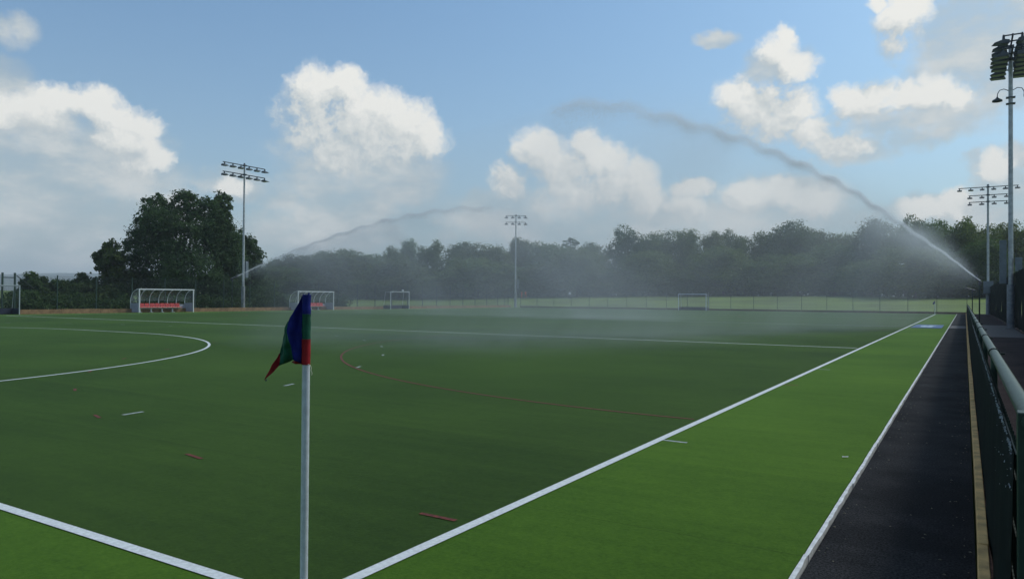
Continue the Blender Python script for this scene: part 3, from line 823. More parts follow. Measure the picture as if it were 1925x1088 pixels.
# ------------------------------------------------------------------ goals
def goal(loc, rz, label, frame, side_boards=0.46, wide=3.66):
    """local: opening faces +X, centred on Y"""
    root = empty('hockey_goal', loc, rz); tag(root, label, 'goal', 'hockey goals')
    W2, Hh, D1, D0 = wide/2, 2.14, 0.9, 1.2
    for s in (-1, 1):
        b = MB(); b.box(-0.075, s*W2-0.027, 0, 0, s*W2+0.027, Hh); b.build('goal_post', frame, root)
        b = MB(); b.tube([(-0.08, s*W2, Hh-0.03), (-D1, s*W2, Hh-0.03), (-D0, s*W2, 0.03)], 0.022, 6); b.build('side_frame', frame, root)
        b = MB(); b.box(-D0, s*W2-0.02, 0.03, -0.08, s*W2+0.02, side_boards); b.build('side_board', MT['navy'], root)
    b = MB(); b.box(-0.075, -W2-0.03, Hh+0.001, 0, W2+0.03, Hh+0.055); b.build('crossbar', frame, root)
    b = MB(); b.box(-D0, -W2, 0.03, -D0+0.04, W2, 0.46); b.build('back_board', MT['navy'], root)
    b = MB(); b.tube([(-D1, -W2, Hh-0.03), (-D1, W2, Hh-0.03)], 0.02, 6); b.build('rear_bar', frame, root)
    n = MB(); w = 0.0030
    def back(z): return -D1-(D0-D1)*(Hh-z)/Hh
    k = int(wide/0.12)
    for i in range(k+1):
        y = -W2+wide*i/k
        n.tube([(back(0.46), y, 0.46), (-D1, y, Hh-0.03), (-0.06, y, Hh)], w, 3, cap=False)
    for z in np.arange(0.5, 2.1, 0.12): n.tube([(back(z), -W2, z), (back(z), W2, z)], w, 3, cap=False)
    for x in np.arange(-0.85, -0.05, 0.12): n.tube([(x, -W2, Hh-0.01), (x, W2, Hh-0.01)], w, 3, cap=False)
    for s in (-1, 1):
        for x in np.arange(-1.0, -0.1, 0.12): n.tube([(x, s*W2, side_boards), (x, s*W2, min(Hh-0.03, Hh-0.03 if x > -D1 else Hh*(D0+x)/(D0-D1)))], w, 3, cap=False)
        for z in np.arange(0.5, 2.1, 0.12): n.tube([(back(z), s*W2, z), (-0.07, s*W2, z)], w, 3, cap=False)
    n.build('net', MT['net'], root)
goal((-27.5, 91.35, 0), -math.pi/2, 'pale blue goal with dark backboard on the far back line', MT['pale_blue'])
goal((-57.0, 67.95, 0), 0.0, 'narrow looking white goal beyond the far dugout, seen at an angle in mist', MT['white_metal'], 0.46, 3.5)
goal((-57.0, 22.95, 0), 0.0, 'pale grey goal cut off by the left edge of the view', mat('dull_grey_paint', (0.30, 0.35, 0.36), 0.6), 0.46, 3.5)

# ball sitting on the roof of the side goal
b = MB(); pr = [(0.0, -0.14), (0.08, -0.115), (0.13, -0.05), (0.14, 0.0), (0.13, 0.05), (0.08, 0.115), (0.0, 0.14)]
b.tube([(0, 0, z) for _, z in pr], [max(r_, 0.004) for r_, _ in pr], 14)
bo = b.build('ball', MT['white_metal']); bo.location = (-57.5, 69.0, 2.32)
tag(bo, 'small white ball perched on top of the side goal', 'ball')

# ------------------------------------------------------------------ corner flags
def near_flag():
    root = empty('corner_flag', (-0.035, 0.02, 0)); tag(root, 'large corner flag in the foreground, blue green and red cloth on a white pole', 'corner flag', 'corner flags')
    top = 1.522; k = 0.002685
    b = MB(); b.tube([(0, 0, -0.05), (0, 0, 1.20), (0, 0, top-0.01)], 0.0195, 20); b.build('pole', MT['pole_white'], root)
    b = MB(); b.tube([(0, 0, -0.01), (0, 0, 0.03), (0, 0, 0.05)], [0.05, 0.045, 0.024], 16); b.build('socket', MT['navy'], root)
    zs = [top, top-0.099, top-0.226, top-0.356]
    for (z1, z0, m, rr) in ((zs[0], zs[1], 'flag_blue', 0.0215), (zs[1], zs[2], 'flag_green', 0.0212), (zs[2], zs[3], 'flag_red', 0.0218)):
        b = MB(); n = 6; q = random.Random(int(z1*1000))
        b.tube([(q.uniform(-.001, .001), q.uniform(-.001, .001), z1+(z0-z1)*i/n) for i in range(n+1)], [rr+q.uniform(-.0008, .0012) for _ in range(n+1)], 20)
        b.build('sleeve', MT[m], root)
    # gathered hem and ears at the top of the sleeve
    b = MB(); b.tube([(-0.024, 0.0, top-0.004), (-0.008, 0.004, top-0.006), (0.008, 0.0, top-0.003), (0.020, -0.004, top+0.006)], [0.006, 0.004, 0.004, 0.005], 8); b.build('hem', MT['flag_blue'], root)
    # cloth hanging to the left of the pole: local x to the left = camera left
    R3 = Vector((_r.x, _r.y, 0)).normalized(); F3 = Vector((_fw.x, _fw.y, 0)).normalized()
    def P(px, py, d=0.0):
        return R3*((px-572)*k) + F3*d + Vector((0, 0, top-(py-556)*k))
    def wave(u, v): return 0.026*math.sin(u*4.2+v*1.3)+0.017*math.sin(u*9.0-v*3.0+1.0)+0.006*math.sin(u*17+v*7.0)+0.004*math.sin(v*15-u*6)
    def panel(name, A, B, m, d0, d1, nu=16, nv=14):
        """ruled surface between polylines A (pole side) and B (outer side)"""
        def samp(L, t):
            L = [Vector(q) for q in L]; seg = [(L[i+1]-L[i]).length for i in range(len(L)-1)]; tot = sum(seg); s = t*tot
            for i, g in enumerate(seg):
                if s <= g or i == len(seg)-1: return L[i].lerp(L[i+1], min(1, s/g if g else 0))
                s -= g
        vs = []
        for j in range(nv+1):
            a = samp(A, j/nv); c_ = samp(B, j/nv)
            for i in range(nu+1):
                q = a.lerp(c_, i/nu); px, py = q.x, q.y
                off = (572-px)/60
                vs.append(P(px, py, d0+(d1-d0)*i/nu + wave(off*1.6, (py-556)/60)*min(1, off*1.8)))
        fs = [(j*(nu+1)+i, j*(nu+1)+i+1, (j+1)*(nu+1)+i+1, (j+1)*(nu+1)+i) for j in range(nv) for i in range(nu)]
        bb = MB(); bb.smooth = True; bb.add(vs, fs); o = bb.build(name, MT[m], root)
        sm2 = o.modifiers.new('thickness', 'SOLIDIFY'); sm2.thickness = 0.0016
        return o
    panel('cloth_panel', [(566, 557), (565.5, 600), (565, 650), (563, 686)], [(563, 559), (551, 585), (541, 608), (539, 625), (545, 655), (549, 678)], 'flag_blue', 0.0, -0.01)
    panel('cloth_panel', [(541.5, 606), (540, 625), (546, 655), (550, 679)], [(541, 606), (532, 628), (524, 648), (519, 672), (518.5, 692)], 'flag_green', -0.012, -0.02)
    panel('cloth_panel', [(519.5, 668), (522, 680), (519, 692), (513, 700)], [(519.2, 668), (513, 684), (507, 700), (500.5, 717)], 'flag_red', -0.022, -0.03, 8, 10)
    panel('cloth_panel', [(567, 676), (567, 682), (566, 688)], [(549, 679), (545, 682), (540, 686)], 'flag_red', 0.004, 0.02, 10, 5)
    b = MB(); b.tube([P(501, 716, -0.03), P(499.5, 719, -0.03)], [0.004, 0.003], 6); b.build('cloth_tip', MT['navy'], root)
    b = MB(); b.tube([P(578, 687, -0.024), P(582, 689, -0.02), P(584, 694, -0.02), P(583.5, 699, -0.022), P(585.5, 704, -0.02), P(584.5, 708, -0.02)], 0.0021, 6); b.build('tie_cord', MT['string'], root)
near_flag()
f2 = empty('corner_flag', (-0.03, 91.36, 0)); tag(f2, 'tiny far corner flag with a thin white pole where the long sideline ends', 'corner flag', 'corner flags')
b = MB(); b.tube([(0, 0, -0.05), (0, 0, 1.45)], 0.035, 8); b.build('pole', MT['white_metal'], f2)
b = MB(); b.prism([(-0.03, 1.18), (-0.12, 1.10), (-0.22, 1.12), (-0.20, 1.3), (-0.03, 1.5), (0.03, 1.5), (0.03, 1.18)], 1, -0.04, 0.04); b.build('cloth', MT['flag_blue'], f2)

# ------------------------------------------------------------------ blue mat with pale print
mt = sheet('mat', 0.22, 43.9, 1.72, 50.1, 0.018, MT['mat_blue'], depth=0.014)
tag(mt, 'blue rectangular mat with blurred pale print lying on the bright turf strip', 'mat')
b = MB()
def ell(cx, cy, rx, ry, z, n=20): b.add([(cx+rx*math.cos(2*math.pi*i/n), cy+ry*math.sin(2*math.pi*i/n), z) for i in range(n)], [tuple(range(n))])
ell(0.78, 47.0, 0.18, 1.5, 0.022); ell(1.08, 47.0, 0.16, 1.9, 0.022); 
b.add([(0.62, 45.2, .0222), (1.25, 44.8, .0222), (1.27, 45.4, .0222), (0.64, 45.9, .0222)], [(0, 1, 2, 3)])
b.add([(1.20, 46.2, .0224), (1.36, 48.6, .0224), (1.31, 49.2, .0224), (1.16, 47.3, .0224)], [(0, 1, 2, 3)])
b.build('print', MT['mat_print'], mt)
b = MB(); b.add([(-.03, -.01, .004), (.0, -.022, .010), (.028, -.006, .006), (.034, .012, .016), (.004, .02, .008), (-.022, .014, .014)], [(0, 1, 5), (1, 4, 5), (1, 2, 4), (2, 3, 4)])
o = b.build('litter_scrap', mat('pale_scrap', (0.42, 0.44, 0.40), 0.8)); o.location = (1.84, 5.1, 0.001); o.rotation_euler = (0, 0, 0.4); tag(o, 'small white scrap of litter on the bright turf near the edging', 'litter')

# ------------------------------------------------------------------ sprinklers, jets of water, spray
def sprinkler(loc, rz, elev, label, h=3.0):
    root = empty('sprinkler', loc, rz); tag(root, label, 'sprinkler', 'rain guns on posts beside the pitch')
    b = MB(); b.tube([(0, 0, -0.05), (0, 0, h-0.35)], 0.05, 10); b.box(-0.12, -0.12, -0.05, 0.12, 0.12, 0.03); b.build('post', MT['green_steel'], root)
    b = MB(); b.tube([(0, 0, h-0.36), (0, 0, h-0.1)], [0.075, 0.065], 10); b.build('swivel', MT['lamp'], root)
    d = Vector((math.cos(elev), 0, math.sin(elev)))
    o = Vector((-0.1, 0, h-0.12))
    b = MB(); b.tube([o-d*0.15, o+d*0.35, o+d*0.95], [0.075, 0.06, 0.035], 10); b.build('barrel', MT['lamp'], root)
    b = MB(); b.tube([o+d*0.3+Vector((0, 0.06, 0.1)), o+d*0.85+Vector((0, 0.06, 0.09))], 0.018, 6); b.box(0.6, 0.0, h+0.25, 0.72, 0.1, h+0.37); b.build('drive_arm', MT['lamp'], root)
JR0 = Vector((3.7, 60, 0)); JRA = math.atan2(-.934, -.357)
JL0 = Vector((-59.6, 45.3, 0)); JLA = R(0)
sprinkler(JR0, JRA, R(17), 'rain gun on a post by the right rail, throwing the big jet', 3.0)
sprinkler(JL0, JLA, R(18), 'rain gun on a post by the left fence, throwing the far jet', 3.3)
sprinkler((3.5, 93.0, 0), R(200), R(15), 'small idle rain gun on a thin post beyond the far end of the rail', 2.85)

TR = [(0, 3.0), (5.4, 4.62), (11.5, 6.2), (18, 7.87), (23.4, 8.8), (28.1, 9.32), (32.1, 9.54), (35.6, 9.62), (37.7, 9.55), (41, 8.8), (45, 7.0), (49, 4.0), (52.5, 0.0)]
TL = [(0, 3.25), (4.8, 4.71), (9.2, 5.92), (14.7, 7.15), (19.7, 8.05), (24.3, 8.57), (28.6, 8.72), (33, 8.4), (38, 7.0), (42, 4.6), (46, 0.6), (47, 0.0)]
DROP = bpy.data.materials.new('water_droplets'); DROP.use_nodes = True
_h = NT(DROP.node_tree); _b = DROP.node_tree.nodes['Principled BSDF']; _b.inputs['Base Color'].default_value = (0.85, 0.90, 0.93, 1); _b.inputs['Roughness'].default_value = 0.35
_t = _h.n('ShaderNodeBsdfTranslucent'); _t.inputs[0].default_value = (0.95, 0.97, 1.0, 1); _x = _h.n('ShaderNodeMixShader'); _x.inputs[0].default_value = 0.65
_h.link(_b.outputs[0], _x.inputs[1]); _h.link(_t.outputs[0], _x.inputs[2])
_y = _h.n('ShaderNodeMixShader'); _y.inputs[0].default_value = 0.42; _tp = _h.n('ShaderNodeBsdfTransparent')
_h.link(_tp.outputs[0], _y.inputs[1]); _h.link(_x.outputs[0], _y.inputs[2]); _h.link(_y.outputs[0], DROP.node_tree.nodes['Material Output'].inputs[0])

def spray(name, loc, rz, T, n_jet, n_rain, size, seed, label, s_jet):
    rg = np.random.default_rng(seed)
    Ts = np.array(T)
    # jet core: dense near the gun, breaking into ragged pulses towards the tip
    s = s_jet*np.concatenate([rg.random(n_jet//3)**1.7, rg.random(n_jet-n_jet//3)**0.72])
    pulse = 0.5+0.5*np.sin(s*1.35+1.7*np.sin(s*0.61))
    keep = rg.random(n_jet) < (1.0-0.5*(1-pulse)*np.clip((s-6)/12, 0, 1)) * np.clip((s_jet-s)/4+0.35, 0, 1)
    s = s[keep]; zc = np.interp(s, Ts[:, 0], Ts[:, 1])
    w = 0.014+0.0044*s
    lag = rg.exponential(1.0, len(s))                                 # spray sheds downwards
    nn = rg.normal(0, 1, len(s))*w*1.1
    zz = zc + rg.normal(0, 1, len(s))*w*0.6 - lag*w*1.2*np.clip(s/8, 0.1, 1) + 0.10*np.sin(s*2.3)*np.clip(s/20, 0, 1)
    A = np.stack([s+rg.normal(0, 0.1, len(s)), nn, zz], 1); szA = size*(0.6+0.9*rg.random(len(s)))*np.clip(0.45+s/28, 0.45, 1.1)
    # rain falling out of the jet
    s2 = 4+(T[-1][0]-16)*rg.random(n_rain)**0.8
    z2 = np.interp(s2, Ts[:, 0], Ts[:, 1]); fr = rg.random(n_rain)**1.7
    n2 = rg.normal(0, 1, n_rain)*(0.1+0.06*s2*(0.4+fr))
    zz2 = z2*(1-fr)
    B = np.stack([s2+fr*1.5, n2, np.maximum(zz2, 0.03)], 1); szB = size*0.55*(0.5+rg.random(n_rain))
    P = np.concatenate([A, B]); S = np.concatenate([szA, szB]); n = len(P)
    base = np.array([(0.9, 0, -0.35), (-0.45, 0.8, -0.35), (-0.45, -0.8, -0.35), (0, 0, 0.9)])
    q = rg.normal(size=(n, 4)); q /= np.linalg.norm(q, axis=1, keepdims=True)
    a, b_, c_, d = q.T
    Rm = np.stack([np.stack([1-2*(c_*c_+d*d), 2*(b_*c_-a*d), 2*(b_*d+a*c_)], -1), np.stack([2*(b_*c_+a*d), 1-2*(b_*b_+d*d), 2*(c_*d-a*b_)], -1), np.stack([2*(b_*d-a*c_), 2*(c_*d+a*b_), 1-2*(b_*b_+c_*c_)], -1)], 1)
    V = np.einsum('nij,kj->nki', Rm, base)*S[:, None, None] + P[:, None, :]
    F = (np.array([(0, 1, 3), (1, 2, 3), (2, 0, 3), (0, 2, 1)])[None]+4*np.arange(n)[:, None, None]).reshape(-1, 3)
    me = fast_mesh(name, V.reshape(-1, 3), F, DROP)
    o = link_mesh(name, me, None, loc, (0, 0, rz)); tag(o, label, 'water jet', kind='stuff')
def fast_mesh(name, V, F, *mats):
    me = bpy.data.meshes.new(name); nv, nf, k = len(V), len(F), F.shape[1]
    me.vertices.add(nv); me.vertices.foreach_set('co', np.ascontiguousarray(V, dtype=np.float32).ravel())
    me.loops.add(nf*k); me.loops.foreach_set('vertex_index', np.ascontiguousarray(F, dtype=np.int32).ravel())
    me.polygons.add(nf); me.polygons.foreach_set('loop_start', np.arange(0, nf*k, k, dtype=np.int32))
    for m in mats: me.materials.append(m)
    me.update(calc_edges=True); me.validate()
    return me
spray('water_jet', JR0, JRA, TR, 230000, 50000, 0.0080, 1, 'big arching jet of water from the right rain gun', 40.5)
spray('water_jet', JL0, JLA, TL, 90000, 25000, 0.0100, 2, 'long low jet of water from the left rain gun before the wood', 31.0)

def mist(name, loc, rz, T, D, label, wn=9.0):
    L = T[-1][0]; zmax = max(q[1] for q in T)+1.5
    m = bpy.data.materials.new(name); m.use_nodes = True; t = m.node_tree; t.nodes.clear(); h = NT(t)
    out = h.n('ShaderNodeOutputMaterial'); pv = h.n('ShaderNodeVolumePrincipled'); h.link(pv.outputs[0], out.inputs['Volume'])
    pv.inputs['Color'].default_value = (0.90, 0.975, 1.0, 1); pv.inputs['Anisotropy'].default_value = 0.45
    tc = h.n('ShaderNodeTexCoord'); P = tc.outputs['Object']; sp = h.n('ShaderNodeSeparateXYZ'); h.link(P, sp.inputs[0])
    s, n, z = sp.outputs
    co = np.polyfit([q[0] for q in T], [q[1] for q in T], 4)
    acc = None
    for c_ in co: acc = float(c_) if acc is None else h.m('MULTIPLY_ADD', acc, s, float(c_))
    gap = h.m('SUBTRACT', acc, z)                                     # height below the jet
    top = h.rng(gap, -0.2, 1.6)
    along = h.m('MULTIPLY', h.rng(s, 2, 22, 0.0, 1), h.rng(s, L-6, L, 1, 0))
    n_ = h.m('ADD', n, h.m('MULTIPLY', gap, -0.25))
    wd = h.m('MULTIPLY_ADD', s, 0.085, 0.25)
    lat = h.m('POWER', 2.718, h.m('MULTIPLY', h.m('POWER', h.m('DIVIDE', h.m('ABSOLUTE', n_), wd), 2.0), -1.0))
    # falling veils: noise sheared along the fall and stretched vertically
    q = h.v('MULTIPLY', h.v('ADD', P, h.v('MULTIPLY', (0, 0, 0), P)), (1, 1, 0.35))
    cx = h.n('ShaderNodeCombineXYZ'); h.put(cx.inputs[0], h.m('MULTIPLY_ADD', z, 0.8, s)); h.link(n, cx.inputs[1]); h.put(cx.inputs[2], h.m('MULTIPLY', z, 0.35))
    nz = h.noise(cx.outputs[0], 0.22, 4, 0.6)
    nz = h.rng(nz, 0.30, 0.72, 0.12, 1.55)
    near = h.m('MULTIPLY', h.m('POWER', 2.718, h.m('MULTIPLY', h.m('DIVIDE', gap, h.m('MULTIPLY_ADD', s, 0.10, 0.25)), -1.0)), h.m('MULTIPLY', h.rng(s, 1.0, 7, 0.5, 1.0), h.rng(s, 12, 34, 10.0, 0.6)))
    foot = h.m('MULTIPLY', h.m('POWER', 2.718, h.m('MULTIPLY', z, -3.0)), h.m('MULTIPLY', h.rng(s, 24, 44), 1.8))
    along = h.m('MULTIPLY', along, h.m('ADD', foot, 1.0))
    d = h.m('MULTIPLY', h.m('ADD', h.m('MULTIPLY', top, along), h.m('MULTIPLY', h.rng(gap, -0.04, 0.14), near)), h.m('MULTIPLY', lat, nz))
    h.put(pv.inputs['Density'], h.m('MULTIPLY', d, D))
    m.cycles.volume_step_rate = 0.35
    b = MB(); b.box(0.2, -wn, 0.02, L+1, wn, zmax); o = b.build(name, m, None, loc, (0, 0, rz)); tag(o, label, 'mist', kind='stuff')
mist('spray_mist', JR0, JRA, TR, 0.029, 'drifting veil of mist falling from the right jet')
mist('spray_mist', JL0, JLA, TL, 0.032, 'drifting veil of mist falling from the left jet')

# ------------------------------------------------------------------ trees
def leaf_mesh(name, clumps, n, size, seed, m, sub=22, spread=0.24):
    """clumps: (x, y, z, rx, ry, rz) ellipsoids filled with twig clusters of small leaf faces"""
    rg = np.random.default_rng(seed); C = np.array(clumps, float)
    wgt = (C[:, 3]*C[:, 4]*C[:, 5])**(2/3); cnt = np.maximum(60, n*wgt/wgt.sum()).astype(int)
    Ps, Ns = [], []
    for c_, k in zip(C, cnt):
        ns = max(8, int(sub*(c_[3]*c_[4]*c_[5])**0.33/1.0)) if sub > 0 else 12
        ns = min(ns, 90)
        d = rg.normal(size=(ns, 3)); d /= np.linalg.norm(d, axis=1, keepdims=True)
        rad = 0.45+0.58*rg.random(ns)**0.55
        sc = d*rad[:, None]
        idx = rg.integers(0, ns, k)
        loc = sc[idx]+np.clip(rg.normal(size=(k, 3)), -1.7, 1.7)*spread*(0.6+0.8*rg.random(ns))[idx][:, None]*np.array([1, 1, 0.75])
        Ps.append(c_[:3]+loc*c_[3:6]); nn = loc*0.8+np.array([0, 0, 0.35])+rg.normal(size=(k, 3))*0.55
        Ns.append(nn/np.linalg.norm(nn, axis=1, keepdims=True))
    P = np.concatenate(Ps); N = np.concatenate(Ns); k = len(P)
    a = np.cross(N, rg.normal(size=(k, 3))); a /= np.linalg.norm(a, axis=1, keepdims=True); b_ = np.cross(N, a)
    s = size*(0.5+0.9*rg.random(k))[:, None]
    V = np.stack([P-a*s, P-b_*s*0.55+N*s*0.12, P+a*s, P+b_*s*0.55+N*s*0.12], 1).reshape(-1, 3)
    F = np.arange(4*k).reshape(-1, 4)
    return fast_mesh(name, V, F, m)
def trunk_mesh(h, r, seed, limbs=5, name='trunk'):
    q = random.Random(seed); b = MB()
    pts = [Vector((q.uniform(-.02, .02)*h*i/5, q.uniform(-.02, .02)*h*i/5, h*i/5)) for i in range(6)]
    b.tube(pts, [r*1.25, r, r*0.85, r*0.65, r*0.45, r*0.2], 8)
    for k in range(limbs):
        z = h*q.uniform(0.3, 0.75); a = q.uniform(0, 6.28); l = h*q.uniform(0.25, 0.42)
        p0 = Vector((0, 0, z)); d = Vector((math.cos(a), math.sin(a), q.uniform(0.5, 1.1))).normalized()
        b.tube([p0, p0+d*l*0.5+Vector((0, 0, .03*h)), p0+d*l+Vector((0, 0, .1*h))], [r*0.5, r*0.3, r*0.08], 6)
    return b.mesh(name, MT['bark'])
# crowns of unit height and unit width, shared by the trees of the wood
def unit_clumps(kind, seed):
    q = random.Random(seed); out = []
    if kind == 'dome': spec, zc = 11, 0.55
    elif kind == 'tall': spec, zc = 9, 0.6
    else: spec, zc = 8, 0.6
    for i in range(spec):
        a = 2.4*i+q.uniform(-.5, .5); t = (i+0.5)/spec
        z = 0.26+0.60*t; prof = math.sin(min(1, (1.12-z)/0.62)*math.pi/2)
        rr = 0.34*prof*(1-0.6*t if kind == 'tall' else 1)*q.uniform(0.5, 1.0)
        s = q.uniform(0.15, 0.24)*(0.8 if kind == 'open' else 1)
        out.append((rr*math.cos(a), rr*math.sin(a), min(z, 0.98-s*0.75), s*1.05, s*1.05, s*0.75))
    out.append((0, 0, 0.52, 0.30, 0.30, 0.26)); 
    if kind != 'open': out.append((0.05, 0.03, 0.30, 0.34, 0.34, 0.20)); out.append((0, 0, 0.80, 0.24, 0.24, 0.17))
    return out
UN = []
for i, kd in enumerate(['dome', 'tall', 'dome', 'open', 'tall', 'dome', 'open']):
    me = leaf_mesh('crown', unit_clumps(kd, 40+i), 20000 if kd != 'open' else 12000, 0.0165, 100+i, MT['leaf_mid'], sub=170, spread=0.25)
    UN.append(me)
TRK = [trunk_mesh(0.75, 0.022, 60+i) for i in range(3)]
def unit_tree(name, x, y, z, h, w, kind, rz, label, group):
    root = empty(name, (x, y, z), rz); tag(root, label, 'tree', group)
    c_ = link_mesh('crown', UN[kind], root); c_.scale = (w, w, h)
    t = link_mesh('trunk', TRK[kind % 3], root); t.scale = (h, h, h)
SKY = [(-144.7, 123.7, 1.54, 9.0, 9.0, 'low tree at the left end of the misty wood, just behind the tall dark broadleaf'),
 (-140.6, 126.2, 1.43, 10.5, 12.0, 'rounded misty tree rising over the left jet of water'),
 (-138.4, 133.4, 1.37, 11.5, 12.3, 'pale rounded tree standing above the right hand dugout'),
 (-129.3, 133.1, 1.13, 12.3, 13.5, 'broad soft green tree at the wood edge, right of the corner flag top'),
 (-123.9, 136.4, 1.1, 11.0, 10.5, 'lower tree beside two taller crowns, left of the small side goal'),
 (-123.2, 142.8, 1.41, 12.9, 8.0, 'small round topped tree above the small side goal'),
 (-122.9, 148.8, 1.7, 15.0, 8.9, 'narrow upright tree, first of two tall crowns above the ball on the goal'),
 (-116.7, 149.1, 1.71, 14.8, 10.9, 'open twiggy tree, second of two tall crowns right of the side goal'),
 (-105.0, 148.1, 1.66, 13.4, 14.4, 'broad dome shaped dark tree midway between side goal and middle mast'),
 (-98.6, 152.0, 1.84, 13.0, 12.6, 'even domed dark tree, next left of the middle floodlight mast'),
 (-95.4, 159.8, 2.13, 14.8, 9.2, 'pale tall tree directly behind the middle floodlight mast'),
 (-90.7, 162.7, 2.22, 13.5, 12.3, 'flat topped tree just right of the middle floodlight mast'),
 (-86.4, 171.3, 2.38, 16.2, 5.4, 'lone small tufted crown standing clear above the wood on a bare stem'),
 (-81.8, 158.9, 2.1, 12.3, 12.4, 'wide tree below the lone tufted crown in the wood'),
 (-77.2, 165.2, 2.28, 12.9, 10.5, 'rounded tree between the lone tufted crown and the tallest central tree'),
 (-70.6, 172.7, 2.39, 17.7, 14.0, 'tall spreading tree, highest of the central wood, under the jet tip'),
 (-63.0, 175.1, 2.4, 16.2, 12.1, 'full green tree on the right shoulder of the tallest central tree'),
 (-57.0, 178.8, 2.4, 16.4, 10.6, 'leafy tree above the blue framed far goal'),
 (-50.7, 180.3, 2.4, 15.6, 10.4, 'level topped tree just right of the far goal'),
 (-46.0, 185.5, 2.4, 16.9, 11.8, 'tree with a ragged open top right of the far goal'),
 (-39.6, 187.2, 2.4, 15.8, 10.4, 'lower tree beside the big smooth dome of the wood'),
 (-33.6, 186.2, 2.4, 17.7, 16.0, 'big smooth domed tree where the right jet crosses the cloud'),
 (-27.6, 189.9, 2.4, 16.2, 11.7, 'tree on the right slope of the big smooth dome'),
 (-22.6, 193.0, 2.4, 15.2, 9.3, 'small lower tree in the dip of the wood left of the jet'),
 (-13.9, 180.7, 2.4, 16.9, 12.8, 'round grey green tree half veiled by the right jet of water'),
 (-7.4, 167.1, 2.32, 16.5, 10.2, 'tall clear leaved tree just above the right jet of water'),
 (-2.9, 167.5, 2.33, 15.3, 10.6, 'dark green tree right of the jet, with gaps of sky'),
 (1.5, 172.6, 2.39, 14.4, 9.0, 'lower dark tree left of the three tiered far floodlight'),
 (5.3, 169.0, 2.35, 16.0, 11.3, 'tall dark tree with sky holes behind the three tiered far floodlight'),
 (9.8, 177.7, 2.4, 14.9, 10.9, 'dark tree behind the nearest floodlight mast'),
 (14.4, 180.6, 2.4, 14.0, 10.9, 'dark tree at the right edge beyond the tall screen fence')]
kinds = [0, 2, 0, 5, 2, 5, 4, 3, 0, 5, 1, 2, None, 5, 0, 3, 5, 2, 0, 3, 2, 0, 5, 2, 0, 3, 5, 2, 3, 5, 0]
for i, (x, y, z, h_, w_, lab) in enumerate(SKY):
    k = kinds[i]
    if k is None:
        root = empty('tree', (x, y, z)); tag(root, lab, 'tree', 'trees of the wood beyond the far fence')
        b = MB(); b.tube([(0, 0, -0.2), (0.2, 0, h_*0.6), (-0.1, 0, h_*0.95)], [0.35, 0.24, 0.06], 8); b.build('trunk', MT['bark'], root)
        h_ -= 0.9; cl = [(-1.5, 0, h_-1.7, 0.9, 1.0, 0.7), (0.3, 0.3, h_-0.9, 1.1, 1.0, 0.75), (1.7, 0, h_-1.5, 0.8, 1.0, 0.65), (0.9, 0, h_-2.6, 0.8, 0.8, 0.6), (-0.6, 0, h_-2.9, 0.8, 0.8, 0.7), (-1.2, 0, h_-3.9, 1.5, 1.0, 0.8)]
        link_mesh('crown', leaf_mesh('crown', cl, 2000, 0.20, 77, MT['leaf_mid'], sub=14, spread=0.25), root)
        continue
    unit_tree('tree', x, y, z, h_*1.04, w_, k, 1.3*i, lab, 'trees of the wood beyond the far fence')
for i, (x, y, z, h_, w_) in enumerate([(-135.3, 118.9, 1.29, 7.3, 21.0),
 (-125.9, 127.0, 1.03, 11.2, 17.0),
 (-119.1, 128.9, 0.85, 5.2, 15.4),
 (-112.6, 132.9, 0.92, 9.8, 15.4),
 (-103.9, 138.3, 1.19, 5.4, 16.8),
 (-95.2, 141.2, 1.34, 9.8, 16.6),
 (-88.8, 145.2, 1.53, 7.6, 15.2),
 (-82.2, 151.6, 1.82, 7.6, 16.8),
 (-74.5, 151.6, 1.82, 12.0, 13.7),
 (-68.4, 157.8, 2.07, 6.3, 16.6),
 (-60.9, 162.4, 2.21, 10.7, 16.6),
 (-52.7, 165.1, 2.28, 5.5, 16.4),
 (-45.3, 169.6, 2.36, 11.5, 16.4),
 (-37.4, 172.2, 2.39, 8.0, 16.2),
 (-30.1, 176.7, 2.4, 9.9, 17.6),
 (-22.5, 179.0, 2.4, 12.1, 16.0),
 (-13.7, 168.0, 2.34, 7.8, 14.7),
 (-5.3, 156.7, 2.03, 10.0, 13.4),
 (0.7, 160.5, 2.15, 5.8, 12.3),
 (5.9, 161.2, 2.18, 11.1, 12.1)]):
    unit_tree('tree', x, y, z, h_, w_*1.1, [0, 2, 5][i % 3], 2.1*i+0.4, 'rounded leafy tree in the front rank of the wood, below the skyline crowns', 'front rank of trees along the wood edge')
# scrub and dark lower foliage closing the wood at its foot
rg = np.random.default_rng(5); cl = []
FRONT = [(-135.3, 118.9, 1.29, 7.3, 21.0),
 (-125.9, 127.0, 1.03, 11.2, 17.0),
 (-119.1, 128.9, 0.85, 5.2, 15.4),
 (-112.6, 132.9, 0.92, 9.8, 15.4),
 (-103.9, 138.3, 1.19, 5.4, 16.8),
 (-95.2, 141.2, 1.34, 9.8, 16.6),
 (-88.8, 145.2, 1.53, 7.6, 15.2),
 (-82.2, 151.6, 1.82, 7.6, 16.8),
 (-74.5, 151.6, 1.82, 12.0, 13.7),
 (-68.4, 157.8, 2.07, 6.3, 16.6),
 (-60.9, 162.4, 2.21, 10.7, 16.6),
 (-52.7, 165.1, 2.28, 5.5, 16.4),
 (-45.3, 169.6, 2.36, 11.5, 16.4),
 (-37.4, 172.2, 2.39, 8.0, 16.2),
 (-30.1, 176.7, 2.4, 9.9, 17.6),
 (-22.5, 179.0, 2.4, 12.1, 16.0),
 (-13.7, 168.0, 2.34, 7.8, 14.7),
 (-5.3, 156.7, 2.03, 10.0, 13.4),
 (0.7, 160.5, 2.15, 5.8, 12.3),
 (5.9, 161.2, 2.18, 11.1, 12.1)]
